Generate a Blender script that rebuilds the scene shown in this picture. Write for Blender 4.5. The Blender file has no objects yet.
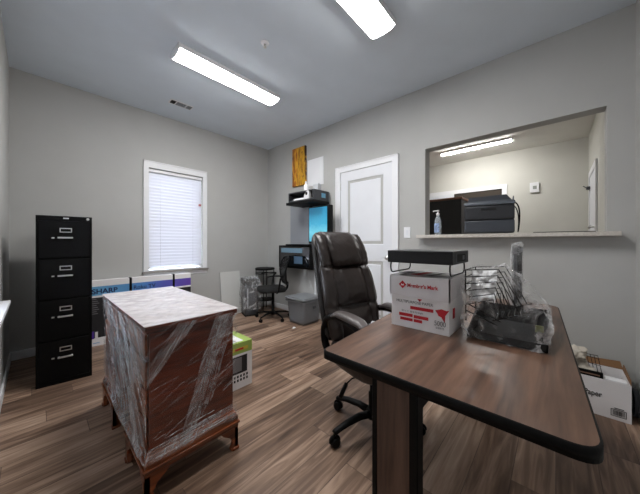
import bpy, bmesh, math, random
from mathutils import Vector, Matrix, noise
PI = math.pi
sc = bpy.context.scene
COL = sc.collection

# ------------------------------------------------------------------ camera, world, exposure
CAMH = 1.105
cd = bpy.data.cameras.new('camera'); cam = bpy.data.objects.new('camera', cd); COL.objects.link(cam)
cam.location = (0, 0, CAMH)
cam.rotation_euler = (PI / 2, 0, -0.831)
cd.sensor_width = 36; cd.lens = 36 * 258.945 / 640
cd.shift_y = -4.5 / 640
cd.clip_start = 0.02
sc.camera = cam
sc.view_settings.view_transform = 'Standard'; sc.view_settings.look = 'None'
sc.view_settings.exposure = 0.0; sc.view_settings.gamma = 1; sc.view_settings.use_curve_mapping = False
w = bpy.data.worlds.new('world'); sc.world = w; w.use_nodes = True
bg = w.node_tree.nodes['Background']
bg.inputs[0].default_value = (0.80, 0.89, 1.0, 1); bg.inputs[1].default_value = 12
LAMP = 47.0        # emission of the two ceiling fixtures
LAMP2 = 92.0       # emission of the fixture in the room behind the pass-through

XD, YW, XL, YR, CEIL = 2.76, 3.76, -0.17, -0.40, 2.74

# ------------------------------------------------------------------ materials
def new_mat(name):
    m = bpy.data.materials.new(name); m.use_nodes = True
    nt = m.node_tree; nt.nodes.clear()
    out = nt.nodes.new('ShaderNodeOutputMaterial')
    return m, nt, out
def srgb(r, g, b):
    f = lambda c: (c / 255 / 12.92) if c / 255 <= .04045 else ((c / 255 + .055) / 1.055) ** 2.4
    return (f(r), f(g), f(b), 1)
def N(nt, t, **k):
    n = nt.nodes.new(t)
    for a, v in k.items(): setattr(n, a, v)
    return n
def L(nt, a, b): nt.links.new(a, b)
def pbr(name, col, rough=.5, metal=0, bump=0, bscale=60, spec=.5, var=0, vscale=4, coat=0, trans=0, sheen=0, stretch=(1, 1, 1)):
    m, nt, out = new_mat(name)
    p = N(nt, 'ShaderNodeBsdfPrincipled')
    p.inputs['Base Color'].default_value = col; p.inputs['Roughness'].default_value = rough
    p.inputs['Metallic'].default_value = metal; p.inputs['Specular IOR Level'].default_value = spec
    p.inputs['Coat Weight'].default_value = coat; p.inputs['Transmission Weight'].default_value = trans
    L(nt, p.outputs[0], out.inputs[0])
    tc = N(nt, 'ShaderNodeTexCoord'); mp = N(nt, 'ShaderNodeMapping'); mp.inputs['Scale'].default_value = stretch
    L(nt, tc.outputs['Object'], mp.inputs[0])
    if bump:
        n = N(nt, 'ShaderNodeTexNoise'); n.inputs['Scale'].default_value = bscale; n.inputs['Detail'].default_value = 4
        b = N(nt, 'ShaderNodeBump'); b.inputs['Strength'].default_value = bump; b.inputs['Distance'].default_value = .01
        L(nt, mp.outputs[0], n.inputs['Vector']); L(nt, n.outputs[0], b.inputs['Height']); L(nt, b.outputs[0], p.inputs['Normal'])
    n = N(nt, 'ShaderNodeTexNoise'); n.inputs['Scale'].default_value = vscale; n.inputs['Detail'].default_value = 3
    L(nt, mp.outputs[0], n.inputs['Vector'])
    r = N(nt, 'ShaderNodeValToRGB'); v = max(var, .02)
    r.color_ramp.elements[0].position = .3; r.color_ramp.elements[1].position = .7
    r.color_ramp.elements[0].color = [max(0, c * (1 - v)) for c in col[:3]] + [1]
    r.color_ramp.elements[1].color = [min(1, c * (1 + v)) for c in col[:3]] + [1]
    L(nt, n.outputs[0], r.inputs[0]); L(nt, r.outputs[0], p.inputs['Base Color'])
    return m
def emit(name, col, s):
    m, nt, out = new_mat(name)
    e = N(nt, 'ShaderNodeEmission'); e.inputs[0].default_value = col; e.inputs[1].default_value = s
    L(nt, e.outputs[0], out.inputs[0]); return m
def wood(name, c1, c2, axis='X', rough=.35, scale=1.0, coat=0.0, contrast=(.3, .7), spec=.5):
    """grain runs along axis"""
    m, nt, out = new_mat(name)
    p = N(nt, 'ShaderNodeBsdfPrincipled'); p.inputs['Roughness'].default_value = rough; p.inputs['Coat Weight'].default_value = coat
    p.inputs['Specular IOR Level'].default_value = spec
    tc = N(nt, 'ShaderNodeTexCoord'); mp = N(nt, 'ShaderNodeMapping')
    s = {'X': (1.2, 14, 14), 'Y': (14, 1.2, 14), 'Z': (14, 14, 1.2)}[axis]
    mp.inputs['Scale'].default_value = [a * scale for a in s]
    L(nt, tc.outputs['Object'], mp.inputs[0])
    n = N(nt, 'ShaderNodeTexNoise'); n.inputs['Scale'].default_value = 1.6; n.inputs['Detail'].default_value = 6; n.inputs['Distortion'].default_value = .8
    n2 = N(nt, 'ShaderNodeTexNoise'); n2.inputs['Scale'].default_value = 7; n2.inputs['Detail'].default_value = 5
    L(nt, mp.outputs[0], n.inputs['Vector']); L(nt, mp.outputs[0], n2.inputs['Vector'])
    ad = N(nt, 'ShaderNodeMath', operation='MULTIPLY_ADD'); ad.inputs[1].default_value = .35
    L(nt, n2.outputs[0], ad.inputs[0]); L(nt, n.outputs[0], ad.inputs[2])
    r = N(nt, 'ShaderNodeValToRGB'); r.color_ramp.elements[0].position = contrast[0] + .17; r.color_ramp.elements[1].position = contrast[1] + .17
    r.color_ramp.elements[0].color = c1; r.color_ramp.elements[1].color = c2
    L(nt, ad.outputs[0], r.inputs[0]); L(nt, r.outputs[0], p.inputs['Base Color'])
    b = N(nt, 'ShaderNodeBump'); b.inputs['Strength'].default_value = .08; b.inputs['Distance'].default_value = .003
    L(nt, n2.outputs[0], b.inputs['Height']); L(nt, b.outputs[0], p.inputs['Normal'])
    L(nt, p.outputs[0], out.inputs[0]); return m
def film(name, lo, hi, scale=6, stretch=(1, 1, 1), rot=(0, 0, 0), ramp=(.45, .7), rough=.18, bump=.6, col=(.85, .86, .88, 1)):
    """clear plastic film: see-through with whitish creases"""
    m, nt, out = new_mat(name)
    tr = N(nt, 'ShaderNodeBsdfTransparent'); p = N(nt, 'ShaderNodeBsdfPrincipled')
    p.inputs['Base Color'].default_value = col; p.inputs['Roughness'].default_value = rough
    tc = N(nt, 'ShaderNodeTexCoord'); mp = N(nt, 'ShaderNodeMapping'); mp.inputs['Scale'].default_value = stretch; mp.inputs['Rotation'].default_value = rot
    mp.inputs['Scale'].default_value = (1, 1, 1)
    m2 = N(nt, 'ShaderNodeMapping'); m2.inputs['Scale'].default_value = stretch
    L(nt, tc.outputs['Object'], mp.inputs[0]); L(nt, mp.outputs[0], m2.inputs[0]); mp = m2
    n = N(nt, 'ShaderNodeTexNoise'); n.inputs['Scale'].default_value = scale; n.inputs['Detail'].default_value = 7; n.inputs['Distortion'].default_value = 1.2
    n.inputs['Roughness'].default_value = .62
    L(nt, mp.outputs[0], n.inputs['Vector'])
    r = N(nt, 'ShaderNodeMapRange'); r.inputs[1].default_value = ramp[0]; r.inputs[2].default_value = ramp[1]
    r.inputs[3].default_value = lo; r.inputs[4].default_value = hi
    L(nt, n.outputs[0], r.inputs[0])
    b = N(nt, 'ShaderNodeBump'); b.inputs['Strength'].default_value = bump; b.inputs['Distance'].default_value = .02
    L(nt, n.outputs[0], b.inputs['Height']); L(nt, b.outputs[0], p.inputs['Normal'])
    mx = N(nt, 'ShaderNodeMixShader'); L(nt, r.outputs[0], mx.inputs[0]); L(nt, tr.outputs[0], mx.inputs[1]); L(nt, p.outputs[0], mx.inputs[2])
    L(nt, mx.outputs[0], out.inputs[0]); return m

def floor_material():
    m, nt, out = new_mat('plank_floor')
    p = N(nt, 'ShaderNodeBsdfPrincipled'); L(nt, p.outputs[0], out.inputs[0])
    tc = N(nt, 'ShaderNodeTexCoord'); sp = N(nt, 'ShaderNodeSeparateXYZ'); L(nt, tc.outputs['Object'], sp.inputs[0])
    def M(op, a, b=None, c=None):
        n = N(nt, 'ShaderNodeMath', operation=op)
        for i, v in enumerate((a, b, c)):
            if v is None: continue
            if isinstance(v, (int, float)): n.inputs[i].default_value = v
            else: L(nt, v, n.inputs[i])
        return n.outputs[0]
    yy = M('DIVIDE', sp.outputs[1], .155); row = M('FLOOR', yy)
    wn = N(nt, 'ShaderNodeTexWhiteNoise', noise_dimensions='1D'); L(nt, row, wn.inputs['W'])
    xx = M('ADD', M('DIVIDE', sp.outputs[0], 1.05), wn.outputs['Value']); colm = M('FLOOR', xx)
    cv = N(nt, 'ShaderNodeCombineXYZ'); L(nt, row, cv.inputs[0]); L(nt, colm, cv.inputs[1])
    w2 = N(nt, 'ShaderNodeTexWhiteNoise', noise_dimensions='2D'); L(nt, cv.outputs[0], w2.inputs['Vector'])
    # grain
    gv = N(nt, 'ShaderNodeCombineXYZ')
    L(nt, M('MULTIPLY_ADD', w2.outputs['Value'], 9.0, M('MULTIPLY', sp.outputs[0], 1.5)), gv.inputs[0])
    L(nt, M('MULTIPLY', sp.outputs[1], 17.0), gv.inputs[1]); L(nt, M('MULTIPLY', w2.outputs['Value'], 30), gv.inputs[2])
    g = N(nt, 'ShaderNodeTexNoise'); g.inputs['Scale'].default_value = 1.5; g.inputs['Detail'].default_value = 7; g.inputs['Distortion'].default_value = .9
    L(nt, gv.outputs[0], g.inputs['Vector'])
    t = M('ADD', M('MULTIPLY_ADD', w2.outputs['Value'], .30, .04), M('MULTIPLY', M('SUBTRACT', g.outputs[0], .2), .95))
    r = N(nt, 'ShaderNodeValToRGB'); e = r.color_ramp.elements
    e[0].position = .15; e[0].color = srgb(70, 53, 43); e[1].position = .85; e[1].color = srgb(204, 178, 157)
    a = e.new(.42); a.color = srgb(122, 98, 82); a = e.new(.62); a.color = srgb(168, 141, 121)
    L(nt, t, r.inputs[0])
    # seams
    fy = M('FRACT', yy); fx = M('FRACT', xx)
    s1 = M('LESS_THAN', fy, .022); s2 = M('LESS_THAN', fx, .003); s = M('MAXIMUM', s1, s2)
    mx = N(nt, 'ShaderNodeMix', data_type='RGBA'); L(nt, M('MULTIPLY', s, .6), mx.inputs[0]); L(nt, r.outputs[0], mx.inputs[6]); mx.inputs[7].default_value = srgb(50, 40, 36)
    L(nt, mx.outputs[2], p.inputs['Base Color'])
    p.inputs['Roughness'].default_value = .42; p.inputs['Specular IOR Level'].default_value = .35
    b = N(nt, 'ShaderNodeBump'); b.inputs['Strength'].default_value = .15; b.inputs['Distance'].default_value = .004
    L(nt, M('SUBTRACT', g.outputs[0], M('MULTIPLY', s, .6)), b.inputs['Height']); L(nt, b.outputs[0], p.inputs['Normal'])
    return m
def ramp_mat(name, axis, stops, rough=.5, nz=0, nscale=5, stretch=(1, 1, 1), coat=0, emission=0):
    """colour by object coordinate along an axis (printed artwork)"""
    m, nt, out = new_mat(name)
    p = N(nt, 'ShaderNodeBsdfPrincipled'); p.inputs['Roughness'].default_value = rough; p.inputs['Coat Weight'].default_value = coat
    tc = N(nt, 'ShaderNodeTexCoord'); sp = N(nt, 'ShaderNodeSeparateXYZ'); L(nt, tc.outputs['Object'], sp.inputs[0])
    src = sp.outputs[axis]
    if nz:
        mp = N(nt, 'ShaderNodeMapping'); mp.inputs['Scale'].default_value = stretch; L(nt, tc.outputs['Object'], mp.inputs[0])
        n = N(nt, 'ShaderNodeTexNoise'); n.inputs['Scale'].default_value = nscale; n.inputs['Detail'].default_value = 5; n.inputs['Distortion'].default_value = 1.2
        L(nt, mp.outputs[0], n.inputs['Vector'])
        a = N(nt, 'ShaderNodeMath', operation='MULTIPLY_ADD'); L(nt, n.outputs[0], a.inputs[0]); a.inputs[1].default_value = nz; L(nt, src, a.inputs[2]); src = a.outputs[0]
    r = N(nt, 'ShaderNodeValToRGB'); e = r.color_ramp.elements
    lo, hi = stops[0][0], stops[-1][0]
    mr = N(nt, 'ShaderNodeMapRange'); mr.inputs[1].default_value = lo; mr.inputs[2].default_value = hi
    L(nt, src, mr.inputs[0]); L(nt, mr.outputs[0], r.inputs[0])
    e[0].position = 0; e[0].color = stops[0][1]; e[1].position = 1; e[1].color = stops[-1][1]
    for x, c in stops[1:-1]:
        k = e.new((x - lo) / (hi - lo)); k.color = c
    L(nt, r.outputs[0], p.inputs['Base Color'])
    if emission:
        L(nt, r.outputs[0], p.inputs['Emission Color']); p.inputs['Emission Strength'].default_value = emission
    L(nt, p.outputs[0], out.inputs[0]); return m

WALL = pbr('grey_wall_paint', srgb(183, 183, 181), .85, bump=.05, bscale=220, var=.015, spec=.25)
CEILM = pbr('ceiling_paint', srgb(222, 231, 240), .9, bump=.05, bscale=200, var=.012, spec=.2)  # bluish tint of the daylight is put into the base colour
CREAM = pbr('cream_wall_paint', srgb(206, 205, 198), .85, bump=.05, bscale=220, var=.015, spec=.25)
WHITE = pbr('white_trim_paint', srgb(232, 233, 236), .4, var=.01)
DOORW = pbr('white_door_paint', srgb(226, 228, 233), .45, var=.01)
FLOOR = floor_material()
LAMIN = pbr('speckled_ledge_laminate', srgb(196, 190, 182), .4, var=.12, vscale=60)
SILLM = pbr('grey_sill_stone', srgb(140, 136, 132), .5, var=.1, vscale=40)
BLACK = pbr('black_powder_coat', srgb(8, 8, 9), .55, bump=.05, bscale=300, var=.06, spec=.14)
BLACKP = pbr('black_plastic', srgb(10, 10, 11), .5, bump=.05, bscale=150, var=.08, spec=.16)
DGREY = pbr('dark_grey_plastic', srgb(62, 65, 70), .45, var=.06)
MESHB = pbr('black_mesh_fabric', srgb(22, 23, 25), .8, bump=.5, bscale=400, var=.15)
CHROME = pbr('brushed_chrome', srgb(214, 214, 212), .28, metal=.9, var=.04, vscale=30)
DARKHOLE = pbr('recess_black', srgb(10, 10, 11), .8, var=.05)
TOTE = pbr('grey_tote_plastic', srgb(108, 111, 115), .45, bump=.05, bscale=90, var=.04)
TOTEL = pbr('grey_tote_lid', srgb(132, 136, 140), .42, var=.04)
LEATHER = pbr('dark_brown_leather', srgb(38, 30, 28), .36, bump=.6, bscale=16, var=.22, vscale=9, spec=.5, coat=.08)
LEATHERG = pbr('worn_grey_leather', srgb(84, 78, 77), .42, bump=.2, bscale=40, var=.12, spec=.6, coat=.1)
DESKTOP = wood('walnut_laminate', srgb(56, 37, 28), srgb(128, 97, 79), 'X', rough=.33, scale=.8, contrast=(.28, .74))
LEGWOOD = wood('walnut_leg_laminate', srgb(70, 49, 40), srgb(112, 84, 70), 'Z', rough=.45, scale=1.1)
MAHOG = wood('mahogany_veneer', srgb(54, 20, 10), srgb(122, 52, 27), 'X', rough=.3, scale=.9, coat=.3)
MAHOGL = wood('mahogany_moulding', srgb(66, 28, 13), srgb(156, 84, 46), 'X', rough=.28, scale=.9, coat=.3)
CARD = pbr('brown_cardboard', srgb(126, 92, 62), .85, bump=.1, bscale=120, var=.08)
BOXW = pbr('white_printed_card', srgb(236, 234, 236), .6, bump=.12, bscale=14, var=.02)
BOXG = pbr('pale_grey_card', srgb(222, 219, 222), .6, bump=.15, bscale=12, var=.04)
RED = pbr('red_print', srgb(190, 28, 44), .6)
INK = pbr('black_print', srgb(30, 30, 34), .6)
GREYINK = pbr('grey_print', srgb(110, 108, 112), .6)
BLUEINK = pbr('navy_print', srgb(22, 34, 84), .6)
GREENP = pbr('green_print', srgb(158, 184, 92), .55)
YELLOWP = pbr('yellow_print', srgb(205, 185, 70), .55)
PAPER = pbr('white_paper', srgb(236, 236, 238), .7, bump=.1, bscale=30)
BOARD = pbr('pale_board', srgb(206, 207, 204), .55, var=.02)
PURPLE = pbr('purple_print', srgb(84, 50, 150), .5)
FILM = film('clear_bag_film', .03, .72, scale=9, ramp=(.48, .70), rough=.12, bump=.9, col=(.95, .95, .97, 1))
FILMD = film('clear_dust_film', .08, .5, scale=10, ramp=(.42, .68), rough=.25, bump=.8)
FOLD = film('film_fold', .05, .6, scale=14, ramp=(.4, .65), rough=.2, bump=.3)
GLASS = pbr('window_glass', (1, 1, 1, 1), .02, trans=1, spec=.5)
CLEARP = film('clear_bottle_plastic', .25, .45, scale=3, rough=.08, bump=.05, col=(.8, .88, .95, 1))
GLOSSB = pbr('dark_glossy_glass', srgb(16, 20, 26), .06, spec=.8, coat=.6)

# ------------------------------------------------------------------ mesh builder
class MB:
    def __init__(s): s.bm = bmesh.new(); s.mats = []; s.cur = 0
    def mat(s, m):
        if m not in s.mats: s.mats.append(m)
        s.cur = s.mats.index(m); return s
    def _tagf(s, faces, smooth=False):
        for f in faces: f.material_index = s.cur; f.smooth = smooth
    def box(s, x0, x1, y0, y1, z0, z1, bev=0, seg=2, M=None):
        r = bmesh.ops.create_cube(s.bm, size=1)
        vs = r['verts']
        bmesh.ops.scale(s.bm, vec=(abs(x1 - x0), abs(y1 - y0), abs(z1 - z0)), verts=vs)
        bmesh.ops.translate(s.bm, vec=((x0 + x1) / 2, (y0 + y1) / 2, (z0 + z1) / 2), verts=vs)
        fs = {f for v in vs for f in v.link_faces}
        s._tagf(fs)
        if bev:
            es = {e for v in vs for e in v.link_edges}
            rr = bmesh.ops.bevel(s.bm, geom=list(es), offset=bev, segments=seg, profile=.5, affect='EDGES')
            s._tagf(rr['faces'], True)
            vs = list({v for f in rr['faces'] for v in f.verts} | {v for v in vs if v.is_valid})
        if M is not None: bmesh.ops.transform(s.bm, matrix=M, verts=vs)
        return s
    def prism(s, pts, axis, a, b, smooth=False):
        """polygon pts (u,v) extruded along axis between a and b. axis 0: (y,z); 1: (x,z); 2: (x,y)"""
        def P(u, v, t): return {0: (t, u, v), 1: (u, t, v), 2: (u, v, t)}[axis]
        A = [s.bm.verts.new(P(u, v, a)) for u, v in pts]; B = [s.bm.verts.new(P(u, v, b)) for u, v in pts]
        n = len(pts); fs = [s.bm.faces.new(A), s.bm.faces.new(B[::-1])]
        s._tagf(fs)
        sd = [s.bm.faces.new((A[i], B[i], B[(i + 1) % n], A[(i + 1) % n])) for i in range(n)]
        s._tagf(sd, smooth); return s
    def tube(s, pts, r, seg=8, closed=False, r2=None, flat=1.0):
        pts = [Vector(p) for p in pts]; n = len(pts); rings = []
        up = None
        for i, p in enumerate(pts):
            if closed: t = pts[(i + 1) % n] - pts[i - 1]
            else: t = pts[min(i + 1, n - 1)] - pts[max(i - 1, 0)]
            t.normalize()
            if up is None:
                up = Vector((0, 0, 1)) if abs(t.z) < .9 else Vector((1, 0, 0))
            u = (up - t * up.dot(t)); u.normalize(); v = t.cross(u); up = u
            rad = r if r2 is None else r + (r2 - r) * i / max(1, n - 1)
            rings.append([s.bm.verts.new(p + u * math.cos(2 * PI * k / seg) * rad * flat + v * math.sin(2 * PI * k / seg) * rad) for k in range(seg)])
        fs = []
        for i in range(n if closed else n - 1):
            a, b = rings[i], rings[(i + 1) % n]
            for k in range(seg): fs.append(s.bm.faces.new((a[k], a[(k + 1) % seg], b[(k + 1) % seg], b[k])))
        s._tagf(fs, True)
        if not closed: s._tagf([s.bm.faces.new(rings[0][::-1]), s.bm.faces.new(rings[-1])])
        return s
    def lathe(s, prof, seg=20, c=(0, 0, 0), axis='Z', smooth=True):
        rings = []
        for r, z in prof:
            ring = []
            for k in range(seg):
                a = 2 * PI * k / seg; x, y = r * math.cos(a), r * math.sin(a)
                q = (x, y, z) if axis == 'Z' else ((z, x, y) if axis == 'X' else (x, z, y))
                ring.append(s.bm.verts.new(Vector(q) + Vector(c)))
            rings.append(ring)
        fs = []
        for a, b in zip(rings, rings[1:]):
            for k in range(seg): fs.append(s.bm.faces.new((a[k], a[(k + 1) % seg], b[(k + 1) % seg], b[k])))
        s._tagf(fs, smooth)
        s._tagf([s.bm.faces.new(rings[0][::-1]), s.bm.faces.new(rings[-1])]); return s
    def grid(s, fn, nu, nv, closeu=False, smooth=True):
        V = [[s.bm.verts.new(fn(i / (nu if closeu else nu - 1), j / (nv - 1))) for i in range(nu)] for j in range(nv)]
        fs = []
        for j in range(nv - 1):
            for i in range(nu if closeu else nu - 1):
                k = (i + 1) % nu
                fs.append(s.bm.faces.new((V[j][i], V[j][k], V[j + 1][k], V[j + 1][i])))
        s._tagf(fs, smooth); return V
    def quad(s, a, b, c, d):
        s._tagf([s.bm.faces.new([s.bm.verts.new(p) for p in (a, b, c, d)])]); return s
    def build(s, name, m=None, parent=None, loc=None, rotz=None, smooth=False, **tags):
        if m is not None and not s.mats: s.mats = [m]
        bmesh.ops.recalc_face_normals(s.bm, faces=s.bm.faces)
        if smooth:
            for f in s.bm.faces: f.smooth = True
        me = bpy.data.meshes.new(name); s.bm.to_mesh(me); s.bm.free()
        for q in s.mats: me.materials.append(q)
        o = bpy.data.objects.new(name, me); COL.objects.link(o)
        if parent: o.parent = parent
        if loc: o.location = loc
        if rotz is not None: o.rotation_euler = (0, 0, rotz)
        for k, v in tags.items(): o[k] = v
        return o
def thing(name, label, cat, loc=(0, 0, 0), rotz=0, group=None):
    o = bpy.data.objects.new(name, None); COL.objects.link(o); o.empty_display_size = .1
    o.location = loc; o.rotation_euler = (0, 0, rotz); o['label'] = label; o['category'] = cat
    if group: o['group'] = group
    return o
def tag(o, label, cat, group=None):
    o['label'] = label; o['category'] = cat
    if group: o['group'] = group
    return o
def struct(o): o['kind'] = 'structure'; return o
def boxo(name, m, parent, x0, x1, y0, y1, z0, z1, bev=0, **k):
    return MB().box(x0, x1, y0, y1, z0, z1, bev).build(name, m, parent, **k)
def lettering(s, size, m, parent, origin, X, Y, align='LEFT', name='lettering', wscale=1.0, bold=0.0, lift=.0012, shear=0):
    cu = bpy.data.curves.new('t', 'FONT'); cu.body = s; cu.size = size; cu.align_x = align; cu.extrude = .0003; cu.offset = bold; cu.shear = shear
    t = bpy.data.objects.new('t', cu); COL.objects.link(t)
    dg = bpy.context.evaluated_depsgraph_get(); me = bpy.data.meshes.new_from_object(t.evaluated_get(dg))
    bpy.data.objects.remove(t); bpy.data.curves.remove(cu)
    X = Vector(X); Y = Vector(Y); Z = X.cross(Y); o_ = Vector(origin) + Z * lift
    M = Matrix(((X.x * wscale, Y.x, Z.x, o_.x), (X.y * wscale, Y.y, Z.y, o_.y), (X.z * wscale, Y.z, Z.z, o_.z), (0, 0, 0, 1)))
    me.transform(M); me.materials.clear(); me.materials.append(m); me.name = name
    o = bpy.data.objects.new(name, me); COL.objects.link(o); o.parent = parent; return o
def roundrect(w, h, r, n=5, cx=0, cy=0):
    p = []
    for sx, sy, a0 in ((1, 1, 0), (-1, 1, 90), (-1, -1, 180), (1, -1, 270)):
        for i in range(n + 1):
            a = math.radians(a0 + 90 * i / n)
            p.append((cx + sx * (w / 2 - r) + r * math.cos(a), cy + sy * (h / 2 - r) + r * math.sin(a)))
    return p
def bez(p0, p1, p2, n=8):
    p0, p1, p2 = map(Vector, (p0, p1, p2))
    return [p0 * (1 - t) ** 2 + p1 * 2 * t * (1 - t) + p2 * t * t for t in [i / n for i in range(n + 1)]]
def nz(p, s, seed=0): return noise.noise(Vector(p) * s + Vector((seed * 7.3, seed * 3.1, seed * 1.7)))
def crumple(name, pts, m, parent, cuts=4, amp=.01, scale=18, seed=1, smooth=True):
    """a plastic film drawn over the points: hull, subdivided and wrinkled"""
    bm = bmesh.new()
    for p in pts: bm.verts.new(p)
    r = bmesh.ops.convex_hull(bm, input=bm.verts[:])
    bmesh.ops.delete(bm, geom=[g for g in r['geom_interior'] if isinstance(g, bmesh.types.BMVert)], context='VERTS')
    bmesh.ops.delete(bm, geom=[v for v in bm.verts if not v.link_faces], context='VERTS')
    bmesh.ops.triangulate(bm, faces=bm.faces[:])
    for k in range(cuts):
        bmesh.ops.subdivide_edges(bm, edges=[e for e in bm.edges if e.calc_length() > .012], cuts=1, use_grid_fill=True)
        bmesh.ops.triangulate(bm, faces=[f for f in bm.faces if len(f.verts) > 3])
    bm.normal_update()
    ctr = sum((v.co for v in bm.verts), Vector()) / len(bm.verts)
    mz = min(v.co.z for v in bm.verts)
    for v in bm.verts:
        d = (v.co - ctr).normalized()
        a = nz(v.co, scale, seed) * amp - abs(nz(v.co, scale * 2.6, seed + 5)) * amp * 1.1
        v.co += d * a
        if v.co.z < mz: v.co.z = mz
    s = MB(); s.bm = bm; s.mats = [m]
    return s.build(name, m, parent, smooth=smooth)

# ------------------------------------------------------------------ room shell
struct(MB().box(XL - .12, 5.84, YR - .12, YW + .12, -.05, 0).build('floor', FLOOR))
struct(MB().box(XL - .12, 5.84, YR - .12, YW + .12, CEIL, CEIL + .1).build('ceiling', CEILM))
# window opening in window wall
WX0, WX1, WZ0, WZ1 = .945, 1.612, .745, 2.04
def wall_y(name, y0, y1, x0, x1, hole=None, m=WALL):
    b = MB()
    if hole:
        a, c, e, g = hole
        b.box(x0, a, y0, y1, 0, CEIL); b.box(c, x1, y0, y1, 0, CEIL); b.box(a, c, y0, y1, 0, e); b.box(a, c, y0, y1, g, CEIL)
    else: b.box(x0, x1, y0, y1, 0, CEIL)
    return struct(b.build(name, m))
def wall_x(name, x0, x1, y0, y1, hole=None, m=WALL):
    b = MB()
    if hole:
        a, c, e, g = hole
        b.box(x0, x1, y0, a, 0, CEIL); b.box(x0, x1, c, y1, 0, CEIL)
        if e > 0: b.box(x0, x1, a, c, 0, e)
        b.box(x0, x1, a, c, g, CEIL)
    else: b.box(x0, x1, y0, y1, 0, CEIL)
    return struct(b.build(name, m))
wall_y('wall_back', YW, YW + .12, XL, XD + .12, (WX0, WX1, WZ0, WZ1))
W2Y0, W2Y1 = 1.70, 2.37
wall_x('wall_left', XL - .12, XL, YR - .12, YW + .12, (W2Y0, W2Y1, WZ0, WZ1))
wall_y('wall_front', YR - .12, YR, XL, XD + .06)
OZ0 = 1.182
b = MB()
Y0, Y1 = -.268, 1.020
b.mat(WALL)
b.box(XD, XD + .12, YR - .12, Y0, 0, CEIL); b.box(XD, XD + .12, Y1, YW, 0, CEIL)
b.box(XD, XD + .12, Y0, Y1, 0, 1.1495); b.box(XD, XD + .12, Y0, Y1, 2.088, CEIL)
struct(b.build('wall_right'))
# adjoining room
struct(MB().box(XD + .1205, 5.72, YR, 3.2, CEIL - .01, CEIL - .0005).build('ceiling', pbr('cream_ceiling_paint', srgb(226, 225, 220), .9, spec=.2)))
wall_x('wall_far', 5.72, 5.84, YR, YW, m=CREAM)
wall_y('wall_side', YR - .12, YR + .035, XD + .12, 5.72, m=CREAM)
wall_y('wall_end', 3.2, 3.3, XD + .12, 5.72, m=CREAM)
struct(MB().box(XD + .121, XD + .13, Y1, 3.2, 0, CEIL).box(XD + .121, XD + .13, YR + .035, Y0, 0, CEIL).build('wall_inner', CREAM))
# baseboards
def baseb(name, x0, x1, y0, y1): return struct(MB().box(x0, x1, y0, y1, 0, .082, .004).build(name, WHITE))
baseb('baseboard_back', XL, XD, YW - .013, YW)
baseb('baseboard_left', XL, XL + .013, YR, YW - .013)
b = MB(); b.box(XD - .013, XD, 2.216, YW - .013, 0, .082, .004).box(XD - .013, XD, YR, 1.30, 0, .082, .004)
struct(b.build('baseboard_right', WHITE))
baseb('baseboard_front', XL + .013, XD - .013, YR, YR + .013)

# ------------------------------------------------------------------ door in the right wall
d = bpy.data.objects.new('door_1', None); COL.objects.link(d); d.location = (XD, 1.765, 0); struct(d)
# local: y along wall, x negative towards room
DH = 2.033
pan = MB(); pan.mat(DOORW)
hw = .372
slabx = -.006
def panel_face(b, y0, y1, z0, z1):
    """raised and recessed door panel"""
    x = slabx
    for i, (ins, dx) in enumerate(((0, 0), (.012, .010), (.03, .010), (.045, .003))):
        pass
    L0 = [(0, 0), (.012, .011), (.028, .011), (.048, .002)]
    ring = []
    for ins, dx in L0:
        ring.append([b.bm.verts.new((x + dx, yy, zz)) for yy, zz in ((y0 + ins, z0 + ins), (y1 - ins, z0 + ins), (y1 - ins, z1 - ins), (y0 + ins, z1 - ins))])
    fs = []
    for a, c in zip(ring, ring[1:]):
        for k in range(4): fs.append(b.bm.faces.new((a[k], a[(k + 1) % 4], c[(k + 1) % 4], c[k])))
    fs.append(b.bm.faces.new(ring[-1])); b._tagf(fs)
st = .11
z_p = [(.20, .88), (1.08, 1.915)]
ys = [-hw + st, hw - st]
# stiles and rails as front faces
def ff(y0, y1, z0, z1): pan.quad((slabx, y0, z0), (slabx, y1, z0), (slabx, y1, z1), (slabx, y0, z1))
ff(-hw, ys[0], .01, DH); ff(ys[1], hw, .01, DH)
ff(ys[0], ys[1], .01, z_p[0][0]); ff(ys[0], ys[1], z_p[0][1], z_p[1][0]); ff(ys[0], ys[1], z_p[1][1], DH)
for a, c in z_p: panel_face(pan, ys[0], ys[1], a, c)
pan.box(.008, .03, -hw, hw, .01, DH)
pan.build('door_leaf', None, d)
cs = MB()
for s_ in (-1, 1):
    y_in, y_out = s_ * (hw + .004), s_ * .452
    cs.prism([(min(y_in, y_out), 0), (max(y_in, y_out), 0), (max(y_in, y_out), 2.108), (min(y_in, y_out), 2.108)], 0, -.018, -.001)
    cs.prism([(s_ * .44, 0), (s_ * .452, 0), (s_ * .452, 2.108), (s_ * .44, 2.108)], 0, -.026, -.016)
cs.box(-.018, -.001, -hw - .004, hw + .004, DH + .004, 2.108); cs.box(-.026, -.016, -.452, .452, 2.096, 2.108)
cs.build('door_casing', WHITE, d)
hg = MB()
for z in (1.80, .25): hg.box(-.012, -.004, hw - .006, hw + .006, z, z + .09, .002)
hg.build('hinge', CHROME, d)
kb = MB(); kb.lathe([(.028, -.008), (.028, -.012), (.011, -.02), (.011, -.04), (.024, -.05), (.029, -.062), (.022, -.075), (.004, -.08)], 18, (0, -hw + .035, .93), 'X')
kb.build('door_knob', CHROME, d)

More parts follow.
